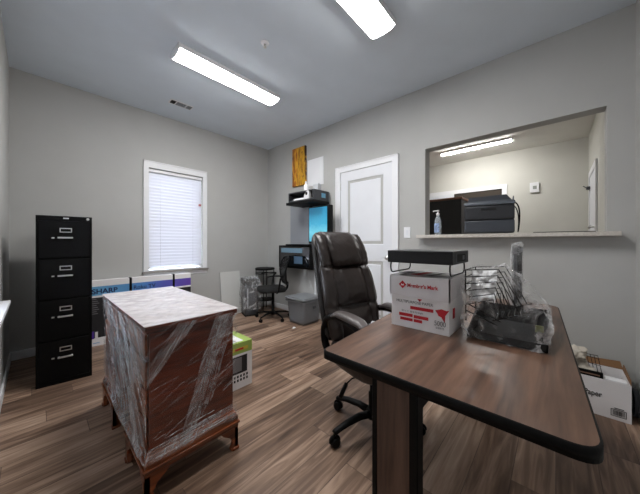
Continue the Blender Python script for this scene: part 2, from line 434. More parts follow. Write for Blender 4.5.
# ------------------------------------------------------------------ windows and blinds
def window(name, loc, rz, W, ear=.072, sill_depth=.045, sm=None):
    """local frame: wall face at y=0, room is -y, x from -W/2 to W/2"""
    r = bpy.data.objects.new(name, None); COL.objects.link(r); r.location = loc; r.rotation_euler = (0, 0, rz); struct(r)
    h0, h1 = WZ0, WZ1
    c = MB()
    for s_ in (-1, 1):
        x0, x1 = sorted((s_ * W / 2, s_ * (W / 2 + .057)))
        c.box(x0, x1, -.016, -.001, h0, h1 + .002)
        x0, x1 = sorted((s_ * (W / 2 + .045), s_ * (W / 2 + .057)))
        c.box(x0, x1, -.024, -.014, h0, h1 + .085)
    c.box(-W / 2 - .057, W / 2 + .057, -.016, -.001, h1 + .002, h1 + .085); c.box(-W / 2 - .057, W / 2 + .057, -.024, -.014, h1 + .073, h1 + .085)
    c.build('window_casing', WHITE, r)
    f = MB()
    for s_ in (-1, 1):
        x0, x1 = sorted((s_ * (W / 2 - .001), s_ * (W / 2 - .035))); f.box(x0, x1, .07, .11, h0 + .02, h1 - .001)
    f.box(-W / 2 + .001, W / 2 - .001, .07, .11, h0 + .02, h0 + .055); f.box(-W / 2 + .001, W / 2 - .001, .07, .11, h1 - .036, h1 - .001)
    f.box(-W / 2 + .03, W / 2 - .03, .07, .11, (h0 + h1) / 2 - .02, (h0 + h1) / 2 + .02)
    fo = f.build('window_frame', WHITE, r)
    boxo('window_pane', GLASS, fo, -W / 2 + .03, W / 2 - .03, .088, .092, h0 + .05, h1 - .03)
    boxo('window_sill', sm or SILLM, r, -W / 2 - ear, W / 2 + ear, -sill_depth, -.0005, h0 - .024, h0 - .001, .003)
    boxo('sill_board', WHITE, r, -W / 2 + .002, W / 2 - .002, .0005, .069, h0 + .001, h0 + .012)
    boxo('window_apron', WHITE, r, -W / 2 - .057, W / 2 + .057, -.014, -.001, h0 - .075, h0 - .025, .003)
    return r
def blind_mat():
    m, nt, out = new_mat('blind_slat')
    d_ = N(nt, 'ShaderNodeBsdfPrincipled'); d_.inputs['Base Color'].default_value = srgb(238, 240, 248); d_.inputs['Roughness'].default_value = .45
    t = N(nt, 'ShaderNodeBsdfTranslucent'); t.inputs[0].default_value = srgb(236, 238, 250)
    mx = N(nt, 'ShaderNodeMixShader'); mx.inputs[0].default_value = .10
    L(nt, d_.outputs[0], mx.inputs[1]); L(nt, t.outputs[0], mx.inputs[2]); L(nt, mx.outputs[0], out.inputs[0]); return m
SLAT = blind_mat()
def blind(label, loc, rz, W, ang):
    r = thing('window_blind', label, 'window blind', loc, rz)
    h0, h1 = WZ0 + .02, WZ1 - .005
    boxo('head_rail', WHITE, r, -W / 2 + .004, W / 2 - .004, .008, .05, h1 - .04, h1, .003)
    n = 29; sp = (h1 - .055 - h0 - .03) / n
    s = MB()
    wd = .025
    for i in range(n):
        zc = h0 + .04 + sp * (i + .5)
        dy, dz = wd * math.cos(ang), wd * math.sin(ang)
        # slightly crowned slat
        p = [(-dy, -dz), (0 - dz * .12, 0 + dy * .12), (dy, dz)]
        q = [(.029 + u, zc + v) for u, v in p]
        t = .0012
        s.prism(q + [(u + t, v + t) for u, v in q[::-1]], 0, -W / 2 + .006, W / 2 - .006)
    s.build('slats', SLAT, r)
    boxo('bottom_rail', WHITE, r, -W / 2 + .006, W / 2 - .006, .012, .046, h0 + .001, h0 + .02, .003)
    c = MB()
    for x in (-W * .3, W * .3): c.tube([(x, -.0005, h1 - .04), (x, -.0005, h0 + .02)], .0012, 5)
    c.build('ladder_cord', WHITE, r)
    return r
WW = WX1 - WX0
window('window_1', ((WX0 + WX1) / 2, YW, 0), 0, WW)
wb = blind('white slatted blind lowered and closed in the back wall window', ((WX0 + WX1) / 2, YW, 0), 0, WW, math.radians(76))
wd_ = MB(); wd_.tube([(WW / 2 - .035, -.002, WZ1 - .05), (WW / 2 - .035, -.006, 1.62)], .0025, 6); wd_.build('tilt_wand', WHITE, wb)
tg = MB(); tg.box(WW / 2 - .058, WW / 2 - .022, -.010, -.006, 1.62, 1.65, .001); tg.build('warning_tag', pbr('red_white_tag', srgb(190, 120, 120), .6), wb, label='small reddish tag on the cord')
window('window_2', (XL, (W2Y0 + W2Y1) / 2, 0), PI / 2, WW, .16, .062, WHITE)
blind('white slatted blind with open slats in the left wall window', (XL, (W2Y0 + W2Y1) / 2, 0), PI / 2, WW, math.radians(12))

# ------------------------------------------------------------------ ceiling items
def fixture(label, x0, x1, y0, y1, along, strength, m, group=None):
    lx, ly = (x1 - x0) / 2, (y1 - y0) / 2
    t = thing('ceiling_light', label, 'ceiling light', ((x0 + x1) / 2, (y0 + y1) / 2, CEIL), 0 if along == 'x' else PI / 2, group)
    if along != 'x': lx, ly = ly, lx
    h = MB(); h.box(-lx, lx, -ly, ly, -.040, -.001, .003)
    for s_ in (-1, 1):
        a, b_ = sorted((s_ * lx, s_ * (lx - .012)))
        h.prism([(-ly + .002, -.0385), (-ly * .6, -.059), (0, -.063), (ly * .6, -.059), (ly - .002, -.0385)], 0, a, b_)
    h.build('housing', WHITE, t)
    df = MB(); df.prism([(-ly + .008, -.0405), (-ly * .6, -.056), (0, -.060), (ly * .6, -.056), (ly - .008, -.0405)], 0, -lx + .0125, lx - .0125)
    df.build('diffuser', m, t)
    return t
LM = emit('lit_diffuser', (1, .985, .965, 1), LAMP)
LM2 = emit('lit_diffuser_warm', (1, .98, .95, 1), LAMP2)
fixture('long white wraparound ceiling light nearest the window wall', .78, 1.83, 2.265, 2.475, 'x', LAMP, LM)
fixture('long white wraparound ceiling light above the walnut table', .73, 1.78, .865, 1.075, 'x', LAMP, LM)
fixture('slim lit ceiling light in the room behind the pass-through', 4.93, 5.03, .5, 1.55, 'y', LAMP2, LM2)
v = thing('ceiling_vent', 'small white slotted air vent in the ceiling near the window wall', 'air vent', (1.155, 3.28, CEIL))
vf = MB(); vf.box(-.125, .125, -.055, .055, -.006, -.001, .002); vf.build('vent_frame', WHITE, v)
for k, (xa, xb, mm) in enumerate(((-.112, -.062, DARKHOLE), (-.045, .045, DGREY), (.062, .112, DGREY))):
    boxo('vent_opening', mm, v, xa, xb, -.04, .04, -.0075, -.0062)
sl = MB()
for k in range(9): sl.box(-.05 + k * .0125 - .002, -.05 + k * .0125 + .002, -.042, .042, -.011, -.0078)
for k in range(5): sl.box(.062 + k * .0125 - .002, .062 + k * .0125 + .002, -.042, .042, -.011, -.0078)
sl.build('louvres', pbr('vent_metal', srgb(178, 184, 190), .5), v)
sp_ = thing('sprinkler_head', 'white fire sprinkler head in the middle of the ceiling', 'sprinkler', (1.262, 1.762, CEIL))
q = MB(); q.lathe([(.034, -.001), (.032, -.006), (.016, -.010), (.010, -.012)], 22); q.build('escutcheon', WHITE, sp_)
q = MB(); q.lathe([(.007, -.012), (.007, -.03), (.004, -.034), (.013, -.036), (.013, -.038)], 14)
for s_ in (-1, 1): q.tube([(s_ * .009, 0, -.012), (s_ * .012, 0, -.024), (s_ * .004, 0, -.035)], .002, 6)
q.build('deflector', CHROME, sp_)

# ------------------------------------------------------------------ pass-through ledge
struct(MB().box(XD - .10, 3.24, -.326, 1.078, 1.150, 1.1825, .003).build('trim_1', LAMIN))
# light switch
s = thing('light_switch', 'white rocker light switch beside the door casing', 'light switch', (XD, 1.215, 1.215))
boxo('switch_plate', WHITE, s, -.007, -.001, -.037, .037, -.06, .06, .002)
boxo('rocker', DOORW, s, -.012, -.0075, -.013, .013, -.028, .028, .002)

# ------------------------------------------------------------------ file cabinet
t = thing('file_cabinet', 'tall black four drawer metal file cabinet in the left corner', 'file cabinet', (-.004, 2.885, 0), math.radians(-6))
CW, CD_, CH = .318, .60, 1.313
boxo('cabinet_body', BLACK, t, 0, CW, .018, CD_, 0, CH, .004)
dz = [(.985, 1.272), (.667, .975), (.350, .657), (.035, .340)]
fr = MB(); fr.box(0, .012, .0, .018, 0, CH, .001).box(CW - .012, CW, 0, .018, 0, CH, .001).box(.012, CW - .012, 0, .018, CH - .038, CH, .001).box(.012, CW - .012, .0, .018, 0, .032, .001)
fr.build('face_frame', BLACK, t)
for a, c in dz:
    dr = boxo('drawer', BLACK, t, .014, CW - .014, -.003, .017, a, c, .003)
    zc = c - .075
    lh = MB(); x0, x1, z0, z1 = .128, .198, zc - .013, zc + .022
    lh.box(x0, x1, -.008, -.0035, z1 - .007, z1).box(x0, x1, -.008, -.0035, z0, z0 + .006).box(x0, x0 + .006, -.008, -.0035, z0, z1).box(x1 - .006, x1, -.008, -.0035, z0, z1)
    lh.build('label_holder', CHROME, dr)
    hd = MB(); zh = zc - .055
    hd.box(.118, .205, -.030, -.022, zh - .006, zh + .007, .003); hd.box(.120, .130, -.024, -.0035, zh - .005, zh + .005); hd.box(.193, .203, -.024, -.0035, zh - .005, zh + .005)
    hd.build('handle', CHROME, dr)
    lb = MB(); lb.box(.084, .100, -.014, -.0035, zh - .006, zh + .004, .002); lb.build('thumb_latch', CHROME, dr)
lk = MB(); lk.lathe([(.010, -.001), (.010, -.008), (.007, -.010)], 14, (CW - .026, 0, CH - .019), 'Y'); lk.build('lock', CHROME, t)
boxo('name_plate', CHROME, t, .148, .180, -.004, -.0005, CH - .022, CH - .012)

# ------------------------------------------------------------------ television carton against the back wall
t = thing('television_carton', 'long blue and purple television carton lying against the back wall under the window', 'carton', (.16, 3.63, 0))
TL, TH, TD = 1.24, .695, .115
B1, B2 = srgb(40, 120, 190), srgb(70, 40, 150)
TVG = ramp_mat('blue_purple_print', 0, [(.2, srgb(110, 175, 215)), (.70, srgb(84, 140, 205)), (.90, srgb(90, 96, 190)), (1.24, srgb(104, 70, 175))], .4)
b = MB(); b.mat(TVG)
b.box(0, TL, 0, TD, TH - .160, TH - .062); b.mat(BOXW).box(0, TL, 0, TD, TH - .062, TH); b.box(0, TL, 0, TD, TH - .18, TH - .16)
b.mat(INK).box(0, TL, 0, TD, .085, TH - .18); b.mat(BOXW).box(0, TL, 0, TD, 0, .085)
b.build('carton_body', None, t)
lettering('SHARP', .072, BLUEINK, t, (.235, 0, TH - .139), (1, 0, 0), (0, 0, 1), wscale=1.02, bold=.002)
lettering('Roku TV', .062, BLUEINK, t, (.60, 0, TH - .134), (1, 0, 0), (0, 0, 1), wscale=1.0, bold=.001)
for x in (.575, 1.03):
    k = MB(); k.box(x - .012, x + .012, -.006, .05, TH - .11, TH + .006, .003).box(x - .012, x + .012, -.006, .004, TH - .17, TH - .1, .002); k.build('carton_clip', BLACKP, t)
c_ = MB()
for k in range(8): c_.box(.235, .275 + .01 * (k % 3), -.0015, -.0003, TH - .20 - k * .022, TH - .192 - k * .022)
c_.build('print_lines', GREYINK, t)
c_ = MB().box(.215, .255, -.0015, -.0003, .08, .16, .0005); c_.build('purple_picture', PURPLE, t)
c_ = MB(); c_.box(.262, .285, -.0015, -.0003, .085, .15); c_.build('white_picture', BOXW, t)
c_ = MB(); c_.box(.245, .30, -.0015, -.0003, .028, .034); c_.build('blue_print_line', TVG, t)

# ------------------------------------------------------------------ leaning board
t = MB(); t.box(0, .325, 0, .012, 0, .655, .001)
o = t.build('leaning_board', BOARD, None, loc=(1.862, 3.668, .003)); o.rotation_euler = (-.105, 0, 0)
tag(o, 'plain pale board leaning on the back wall right of the window', 'board')

# ------------------------------------------------------------------ kneehole desk in plastic wrap
kx0, kx1, ky0, ky1 = .325, .712, 1.285, 2.265
t = thing('kneehole_desk', 'mahogany kneehole desk wrapped in clear stretch film in the left foreground', 'desk', ((kx0 + kx1) / 2, (ky0 + ky1) / 2, 0))
hx, hy = (kx1 - kx0) / 2, (ky1 - ky0) / 2
top = MB(); top.prism(roundrect(2 * hx + .036, 2 * hy + .036, .006, 2), 2, .728, .748); top.prism(roundrect(2 * hx + .022, 2 * hy + .022, .006, 2), 2, .716, .728); top.build('top', MAHOG, t)
pw = .31
for s_ in (-1, 1):
    ya, yb = sorted((s_ * hy, s_ * (hy - pw)))
    p = boxo('pedestal', MAHOG, t, -hx, hx, ya, yb, .196, .60)
    # base moulding: stepped profile all round
    bm_ = MB()
    for (o1, za, zb) in ((.004, .196, .205), (.014, .180, .196), (.020, .150, .180), (.028, .138, .150), (.022, .118, .138)):
        bm_.box(-hx - o1, hx + o1, ya - o1, yb + o1, za, zb, .003)
    bm_.build('base_moulding', MAHOGL, p)
    # bracket feet: two-sided ogee brackets
    for sx in (-1, 1):
        for sy in (-1, 1):
            f = MB(); cx, cy = sx * (hx + .020), (yb + .020 if sy > 0 else ya - .020)
            prof = [(0, 0), (.034, 0), (.042, .012), (.030, .045), (.044, .075), (.080, .100), (.095, .118), (0, .118)]
            prof_out = [(0.006, 0), (-.004, .012), (.014, .045), (.010, .08), (0, .1), (0, .118)]
            f.prism([(cx - sx * u, z) for u, z in prof], 1, cy, cy - sy * .018)
            f.prism([(cy - sy * u, z) for u, z in prof], 0, cx, cx - sx * .018)
            # swelling ogee toe
            f.box(min(cx + sx * .006, cx - sx * .03), max(cx + sx * .006, cx - sx * .03), min(cy + sy * .006, cy - sy * .03), max(cy + sy * .006, cy - sy * .03), 0, .016, .004)
            f.build('bracket_foot', MAHOGL, p)
    for k, (za, zb) in enumerate(((.215, .335), (.345, .465), (.475, .590))):
        dr = boxo('drawer', MAHOGL, p, -hx - .010, -hx - .0005, ya + .018, yb - .018, za, zb, .003)
up = MB(); up.box(-hx, hx, -hy, hy, .60, .716); up.build('upper_case', MAHOG, t)
boxo('modesty_panel', MAHOG, t, hx - .02, hx, -hy + pw, hy - pw, .22, .60)
cd_ = boxo('centre_drawer', MAHOGL, t, -hx - .010, -hx - .0005, -hy + .02, hy - .02, .612, .706, .003)
# stretch film
WRAPS = film('stretch_film_side', .02, .42, scale=5, stretch=(.45, 1, 5), rot=(0, math.radians(30), 0), ramp=(.56, .80), rough=.15, bump=.12, col=(.84, .84, .87, 1))
WRAPL = film('stretch_film_front', .03, .70, scale=4, stretch=(1, .45, 4.5), rot=(math.radians(-50), 0, 0), ramp=(.52, .72), rough=.2, bump=.15, col=(.84, .86, .90, 1))
BAND = film('film_band', .03, .36, scale=5, stretch=(.6, .6, 7), rot=(0, math.radians(55), 0), ramp=(.40, .66), rough=.18, bump=.12, col=(.84, .84, .87, 1))
BANDL = film('film_band_front', .04, .66, scale=5, stretch=(.6, .6, 7), rot=(math.radians(-55), 0, 0), ramp=(.40, .64), rough=.18, bump=.12, col=(.86, .88, .92, 1))
WRAPT = film('stretch_film_top', .66, .88, scale=5, stretch=(.7, 3, 1), rot=(0, 0, math.radians(35)), ramp=(.35, .65), rough=.25, bump=.3, col=(.76, .72, .73, 1))  # layered film; reflection of the ceiling lights put in as pale haze
wr = MB()
g = .006
ex, ey = hx + .018 + g, hy + .018 + g
def wp(u, v, face):
    # v 0 bottom, 1 top; taut film leaning from the top edge to the body
    z = .17 + (.752 - .17) * v
    k = .5 + .5 * v
    x_ = hx + .014 + .010 * max(0, 1 - abs(v - 1) * 3) + (.010 if v < .05 else 0); y_ = hy + .014 + .010 * max(0, 1 - abs(v - 1) * 3) + (.010 if v < .05 else 0)
    if face == 0: p = Vector((-x_ + 2 * x_ * u, -y_, z)); n_ = Vector((0, -1, 0))
    if face == 1: p = Vector((x_, -y_ + 2 * y_ * u, z)); n_ = Vector((1, 0, 0))
    if face == 2: p = Vector((x_ - 2 * x_ * u, y_, z)); n_ = Vector((0, 1, 0))
    if face == 3: p = Vector((-x_, y_ - 2 * y_ * u, z)); n_ = Vector((-1, 0, 0))
    e = min(u, 1 - u) * 8; e = min(1, e)
    q_ = Vector((p.x * 2 + p.y * 2 + p.z * 3, p.z * 9 - (p.x + p.y) * 8, 0))
    d_ = (abs(nz(q_, 1.7, 3)) * .009 + nz(p, 8, 8) * .0015) * e
    z2 = z + (nz(p, 7, 2) * .018 if v < .04 else 0)
    r_ = p + n_ * d_; r_.z = z2; return r_
for face, mm, nu in ((0, WRAPS, 44), (1, WRAPS, 70), (2, WRAPS, 30), (3, WRAPL, 80)):
    wr.mat(mm); wr.grid(lambda u, v: wp(u, v, face), nu, 50)
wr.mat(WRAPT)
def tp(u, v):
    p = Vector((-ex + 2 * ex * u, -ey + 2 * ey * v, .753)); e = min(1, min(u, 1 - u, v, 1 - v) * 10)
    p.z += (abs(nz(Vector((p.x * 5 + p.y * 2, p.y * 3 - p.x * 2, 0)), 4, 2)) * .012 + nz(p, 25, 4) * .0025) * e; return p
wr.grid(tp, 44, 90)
wr.build('stretch_film', None, t)
random.seed(5)
fd = MB()
def fold_on(face, p0, p1, r=.0016):
    pts = []
    for i in range(11):
        k = i / 10; u = p0[0] + (p1[0] - p0[0]) * k + random.uniform(-.004, .004); v_ = p0[1] + (p1[1] - p0[1]) * k + random.uniform(-.004, .004)
        u = min(.995, max(.005, u)); v_ = min(.995, max(.01, v_))
        q = wp(u, v_, face); n_ = [Vector((0, -1, 0)), Vector((1, 0, 0)), Vector((0, 1, 0)), Vector((-1, 0, 0))][face]
        pts.append(q + n_ * .0015)
    fd.tube(pts, r, 5)
for k in range(22):   # diagonal band on the side
    fold_on(0, (.40 + k * .014 + random.uniform(-.02, .02), .04 + .012 * k), (.74 + k * .011, .97), random.uniform(.0004, .0010))
for k in range(30):
    u0 = random.random() * .9; v0 = random.random()
    ln = random.uniform(.1, .45); sl_ = random.uniform(.1, .5)
    fold_on(0, (u0, v0), (u0 + ln, v0 + ln * sl_), random.uniform(.0004, .0009))
for k in range(16):
    v0 = .02 + random.random() * .12; fold_on(0, (random.random() * .4, v0), (.6 + random.random() * .4, v0 + .03), random.uniform(.0007, .0016))
for k in range(44):
    u0 = random.random() * .8; v0 = random.uniform(.3, 1.0); ln = random.uniform(.15, .5)
    fold_on(3, (u0, v0), (u0 + ln, v0 - ln * random.uniform(.7, 1.6)), random.uniform(.0006, .002))
fd.build('film_folds', FOLD, t)
bd_ = MB(); NRM = [Vector((0, -1, 0)), Vector((1, 0, 0)), Vector((0, 1, 0)), Vector((-1, 0, 0))]
def band(face, a0, a1, b0, b1, mm, off):
    # a: bottom edge (u0,v0)-(u1,v0) to top edge b, overlapping layer of film
    bd_.mat(mm)
    def f(u, v):
        uu = (a0[0] * (1 - u) + a1[0] * u) * (1 - v) + (b0[0] * (1 - u) + b1[0] * u) * v
        vv = (a0[1] * (1 - u) + a1[1] * u) * (1 - v) + (b0[1] * (1 - u) + b1[1] * u) * v
        uu = min(.998, max(.002, uu)); vv = min(.998, max(.002, vv))
        return wp(uu, vv, face) + NRM[face] * off
    bd_.grid(f, 12, 40)
band(0, (.30, .02), (.42, .02), (.70, .98), (.92, .98), BAND, .003)
band(0, (.0, .0), (.0, .09), (1., .02), (1., .14), BAND, .004)
band(0, (.0, .55), (.0, .70), (.50, .98), (.30, .98), BAND, .0035)
band(3, (.55, .0), (.99, .0), (.05, .98), (.22, .98), BANDL, .003)
band(3, (.80, .0), (.99, .12), (.30, .98), (.62, .98), BANDL, .004)
band(3, (.60, .30), (.99, .62), (.55, .99), (.99, .99), BANDL, .005)
band(3, (.02, .15), (.02, .5), (.45, .0), (.75, .0), BANDL, .0045)
bd_.build('film_bands', None, t)

# ------------------------------------------------------------------ small appliance carton behind the kneehole desk
t = thing('appliance_carton', 'white and green appliance carton on the floor behind the wrapped desk', 'carton', (.81, 1.772, 0))
b = MB(); b.mat(BOXW).box(0, .336, 0, .27, 0, .262, 0); b.mat(GREENP).box(0, .336, 0, .27, .262, .345, 0)
b.build('carton_body', None, t)
boxo('microwave_picture', INK, t, .165, .292, -.0015, -.0003, .115, .245)
boxo('window_picture', pbr('picture_grey', srgb(120, 120, 124), .4), t, .172, .245, -.0025, -.0016, .13, .235)
b = MB()
for r_ in range(2):
    for k in range(5): b.box(.180 + k * .026, .194 + k * .026, -.0015, -.0003, .055 + r_ * .028, .073 + r_ * .028)
b.build('icon_print', INK, t)
b = MB(); b.lathe([(.011, -.0015), (.011, -.0003)], 14, (.165, 0, .232), 'Y'); b.build('round_mark', INK, t)
b = MB(); b.box(.15, .30, -.0015, -.0003, .285, .31); b.build('yellow_band', YELLOWP, t)
b = MB(); b.box(.19, .26, -.0025, -.0016, .291, .304); b.build('red_word_mark', RED, t)
b = MB(); b.mat(PAPER).box(.02, .27, .02, .25, .3455, .349); b.mat(GREYINK)
for k in range(7): b.box(.07, .22, .04 + k * .028, .052 + k * .028, .3492, .3496)
b.build('top_label', None, t)

# ------------------------------------------------------------------ walnut table
t = thing('walnut_table', 'walnut laminate table with black edge band in the right foreground', 'table')
TZ = .74
def outline(ins=0):
    c = [(.655 + ins, -.066 + ins, .05), (2.03 - ins, -.008 + ins, .07), (2.03 - ins, .70 - ins, .07), (.655 + ins, .590 - ins, .022)]
    p = []
    for i, (x, y, r) in enumerate(c):
        a = Vector(c[i - 1][:2]) - Vector((x, y)); b_ = Vector(c[(i + 1) % 4][:2]) - Vector((x, y)); a.normalize(); b_.normalize()
        p += [tuple(v[:2]) for v in bez((x + a.x * r, y + a.y * r, 0), (x, y, 0), (x + b_.x * r, y + b_.y * r, 0), 7)]
    return p
tt = MB(); tt.prism(outline(.004), 2, TZ - .023, TZ); tt.build('tabletop', DESKTOP, t)
eb = MB(); P = outline(0); Q = outline(.0045); n = len(P)
A = [eb.bm.verts.new((x, y, TZ - .0015)) for x, y in P]; B = [eb.bm.verts.new((x, y, TZ - .027)) for x, y in P]
C_ = [eb.bm.verts.new((x, y, TZ - .027)) for x, y in outline(.02)]; D_ = [eb.bm.verts.new((x, y, TZ + .0003)) for x, y in Q]
fs = []
for i in range(n):
    j = (i + 1) % n
    fs += [eb.bm.faces.new((A[i], A[j], B[j], B[i])), eb.bm.faces.new((B[i], B[j], C_[j], C_[i])), eb.bm.faces.new((D_[i], D_[j], A[j], A[i]))]
eb._tagf(fs, True)
eb.build('edge_band', BLACKP, t)
for lx0, lx1, fy0, fy1 in ((.672, .712, .05, .58), (1.88, 1.92, .24, .45)):
    lp = MB()
    y0, y1 = .268, .405
    lg = boxo('pedestal_leg', LEGWOOD, t, lx0 + .003, lx1 - .003, y0 + .02, y1 - .014, .035, TZ - .028)
    ed = MB(); ed.box(lx0, lx1, y0, y0 + .024, .03, TZ - .0275, .003).box(lx0, lx1, y1 - .016, y1, .03, TZ - .0275, .003)
    ed.build('leg_edge_post', BLACKP, lg)
    ft = MB(); xc = (lx0 + lx1) / 2; ft.box(xc - .035, xc + .035, fy0, fy1, .006, .034, .006)
    for yy in (fy0 + .025, fy1 - .025): ft.lathe([(.018, 0), (.018, .008)], 12, (xc, yy, 0))
    ft.build('foot_bar', BLACKP, lg)
st = boxo('stretcher', BLACKP, t, .712, 1.88, .30, .325, .60, .66, .002)

# ------------------------------------------------------------------ copy paper carton on the table
t = thing('paper_carton', 'white lidded carton with red printing on the walnut table', 'carton', (1.072, .548, TZ), math.radians(-0))
bw, bd, bh = .244, .22, .222   # width along -y, depth along x
b = MB(); b.box(.004, bd, -bw + .002, -.002, .0005, .20); b.build('carton_body', BOXW, t)
l = MB(); l.prism([(.003, .137), (-bw - .003, .131), (-bw - .003, .223), (.003, .220)], 0, -.002, .0035)
l.prism([(-.002, .134), (bd + .004, .150), (bd + .004, .226), (-.002, .223)], 1, -bw - .003, -bw + .0015)
l.prism([(-.002, .134), (bd + .004, .150), (bd + .004, .226), (-.002, .223)], 1, -.0015, .003)
l.box(bd + .0005, bd + .004, -bw, 0, .14, .223)
def lidt(u, v):
    p = Vector((-.002 + (bd + .006) * u, .003 - (bw + .006) * v, .2225)); e = min(1, min(u, 1 - u, v, 1 - v) * 8); p.z += (nz(p, 14, 3) * .005) * e; return p
l.grid(lidt, 20, 20)
lid = l.build('carton_lid', BOXG, t, label='worn greyish lid with a red diamond')
ps = MB()
for k, (a, c, mm) in enumerate(((.02, .06, GREYINK), (.085, .12, RED), (.15, .175, GREYINK))):
    ps.mat(mm).quad((.01, -a, .2285), (.14, -a - .02, .2285), (.14, -c - .02, .2285), (.01, -c, .2285))
ps.build('lid_print', None, lid)
Xm, Zm = (0, -1, 0), (0, 0, 1)
dm = MB(); r_ = .017; cy_, cz_ = -.056, .184
dm.prism([(cy_ - r_, cz_), (cy_, cz_ - r_), (cy_ + r_, cz_), (cy_, cz_ + r_)], 0, -.0032, -.0022); dm.build('red_diamond', RED, lid)
dm = MB(); dm.prism([(cy_ - .006, cz_ - .004), (cy_ + .006, cz_ - .004), (cy_ + .006, cz_ + .004), (cy_, cz_), (cy_ - .006, cz_ + .004)], 0, -.0036, -.0033); dm.build('diamond_mark', BOXW, lid)
lettering("Member's Mark", .0215, RED, lid, (-.002, -.077, .176), Xm, Zm, wscale=.92, bold=.0006)
lettering('MULTIPURPOSE PAPER', .0165, GREYINK, t, (.004, -.025, .106), Xm, Zm, wscale=.95)
def bar(y0, y1, z0, z1, mm=RED, nm='red_bar'):
    q = MB(); q.box(.0025, .0038, -y1, -y0, z0, z1); return q.build(nm, mm, t)
bar(.088, .183, .082, .095); bar(.038, .098, .048, .061); bar(.103, .163, .046, .059); bar(.043, .098, .030, .042); bar(.103, .138, .030, .042)
q = MB(); q.prism([(-.118, .129), (-.138, .129), (-.128, .118)], 0, .0025, .0038); q.build('red_triangle', RED, t)
lettering('8.5 x 11  20 lb 92 bright', .0095, GREYINK, t, (.004, -.05, .068), Xm, Zm)
lettering('5000', .028, GREYINK, t, (.004, -.186, .034), Xm, Zm, wscale=.8)
lettering('SHEETS', .010, GREYINK, t, (.004, -.192, .022), Xm, Zm)
q = MB(); q.prism([(-.190, .094), (-.214, .102), (-.232, .098), (-.243, .101), (-.228, .078), (-.226, .050), (-.214, .070), (-.203, .074), (-.198, .084)], 0, .0025, .0038); q.build('red_bird', RED, t)
q = MB(); q.box(.05, .075, -bw + .0005, -bw + .0018, .06, .10); q.build('side_print', RED, t)

# ------------------------------------------------------------------ black riser on wire legs
t = thing('wire_leg_riser', 'black drawer box on bent wire legs standing on the paper carton', 'desk riser', (1.075, .548, TZ + .2295))
RZ = .048
b = MB(); b.box(-.012, .225, -.258, .012, RZ, RZ + .053, .003); b.build('riser_box', pbr('charcoal_plastic', srgb(34, 35, 39), .45, bump=.05, bscale=120, spec=.3), t)
b = MB(); b.mat(DARKHOLE).box(.05, .17, -.2595, -.2582, RZ + .010, RZ + .040); b.mat(DGREY).box(.03, .04, -.2598, -.2582, RZ + .008, RZ + .042).box(.12, .15, -.2605, -.2596, RZ + .016, RZ + .034)
b.build('side_port', None, t)
for (yy) in (.0, -.246):
    lg = MB()
    lg.tube([(.0, yy, RZ + .001)] + bez((-.004, yy, RZ - .012), (-.006, yy, .003), (.02, yy, .0035), 6) + bez((.17, yy, .0035), (.212, yy, .003), (.205, yy, RZ - .012), 6) + [(.20, yy, RZ + .001)], .0032, 8)
    lg.build('wire_leg', CHROME if False else BLACKP, t)

# ------------------------------------------------------------------ wire rack and letter tray in a clear bag
t = thing('bagged_file_rack', 'black wire file rack inside a crumpled clear plastic bag on the walnut table', 'file rack', (1.12, .15, TZ))
def loc_(x, y, z): return (x - 1.12, y - .15, z - TZ)
rk = MB()
for k in range(6):
    f = k / 5
    A_ = Vector((1.128 + .005 * f, .262, .998 - .135 * f)); B_ = Vector((1.135, .155 + .016 * f, 1.006 - .112 * f)); C2 = Vector((1.14, .075 + .09 * f, .86 - .04 * f))
    dpt = Vector((.17, .0, 0))
    loop = [A_, B_, C2, C2 + dpt + Vector((0, .01, 0)), B_ + dpt, A_ + dpt]
    rk.tube([loc_(*p) for p in loop], .0022, 6, closed=True)
for p0, p1 in (((1.13, .262, 1.0), (1.133, .262, .80)), ((1.30, .262, 1.0), (1.303, .262, .80)), ((1.14, .06, .865), (1.14, .175, .815)), ((1.31, .07, .865), (1.31, .185, .815)), ((1.135, .262, .84), (1.14, .16, .80)), ((1.135, .262, .87), (1.14, .15, .815))):
    rk.tube([loc_(*p0), loc_(*p1)], .0028, 6)
rk.build('wire_dividers', BLACKP, t)
foil = MB(); random.seed(9)
def ff_(u, v):
    p = Vector(loc_(1.215 - .075 * v, .255 - .085 * u - .004 * v, .992 - .115 * v + .006 * u)); p.x += nz(p, 55, 4) * .018; return p
foil.grid(ff_, 26, 26, smooth=False); foil.build('inner_wrapping', pbr('crumpled_foil_film', srgb(225, 226, 228), .3, bump=.6, bscale=70), t, label='crumpled silvery wrapping')
ty = MB()
ty.box(0.0, .31, -.13, .105, .004, .008)
ty.box(0, .004, -.13, .105, .004, .030).box(.306, .31, -.13, .105, .004, .085)
for yy in (-.13, .101): ty.prism([(0, .004), (.31, .004), (.31, .088), (.16, .088), (.04, .040), (0, .03)], 1, yy, yy + .004)
for k in range(9): ty.box(.012 + k * .034, .016 + k * .034, -.126, .101, .008, .012)
ty.build('letter_tray', MESHB, t)
pp = MB(); pp.box(.02, .29, -.11, .09, .0125, .02); pp.build('tray_card', MESHB, t)
pp = MB(); pp.box(.06, .064, -.118, -.095, .05, .075, .001); pp.build('green_label', pbr('green_label', srgb(112, 116, 74), .6), t)
bagp = [loc_(*p) for p in ((1.118, .272, .742), (1.112, .272, .985), (1.118, .268, 1.003), (1.12, .148, 1.022), (1.30, .150, 1.02), (1.30, .27, 1.0),
        (1.105, .11, .742), (1.12, .012, .742), (1.125, .008, .835), (1.45, .02, .742), (1.45, .015, .85), (1.30, .05, .90), (1.45, .27, .742), (1.43, .25, .86), (1.11, .25, .742), (1.30, .09, .96))]
crumple('clear_bag', bagp, FILM, t, cuts=5, amp=.012, scale=17, seed=3, smooth=False)

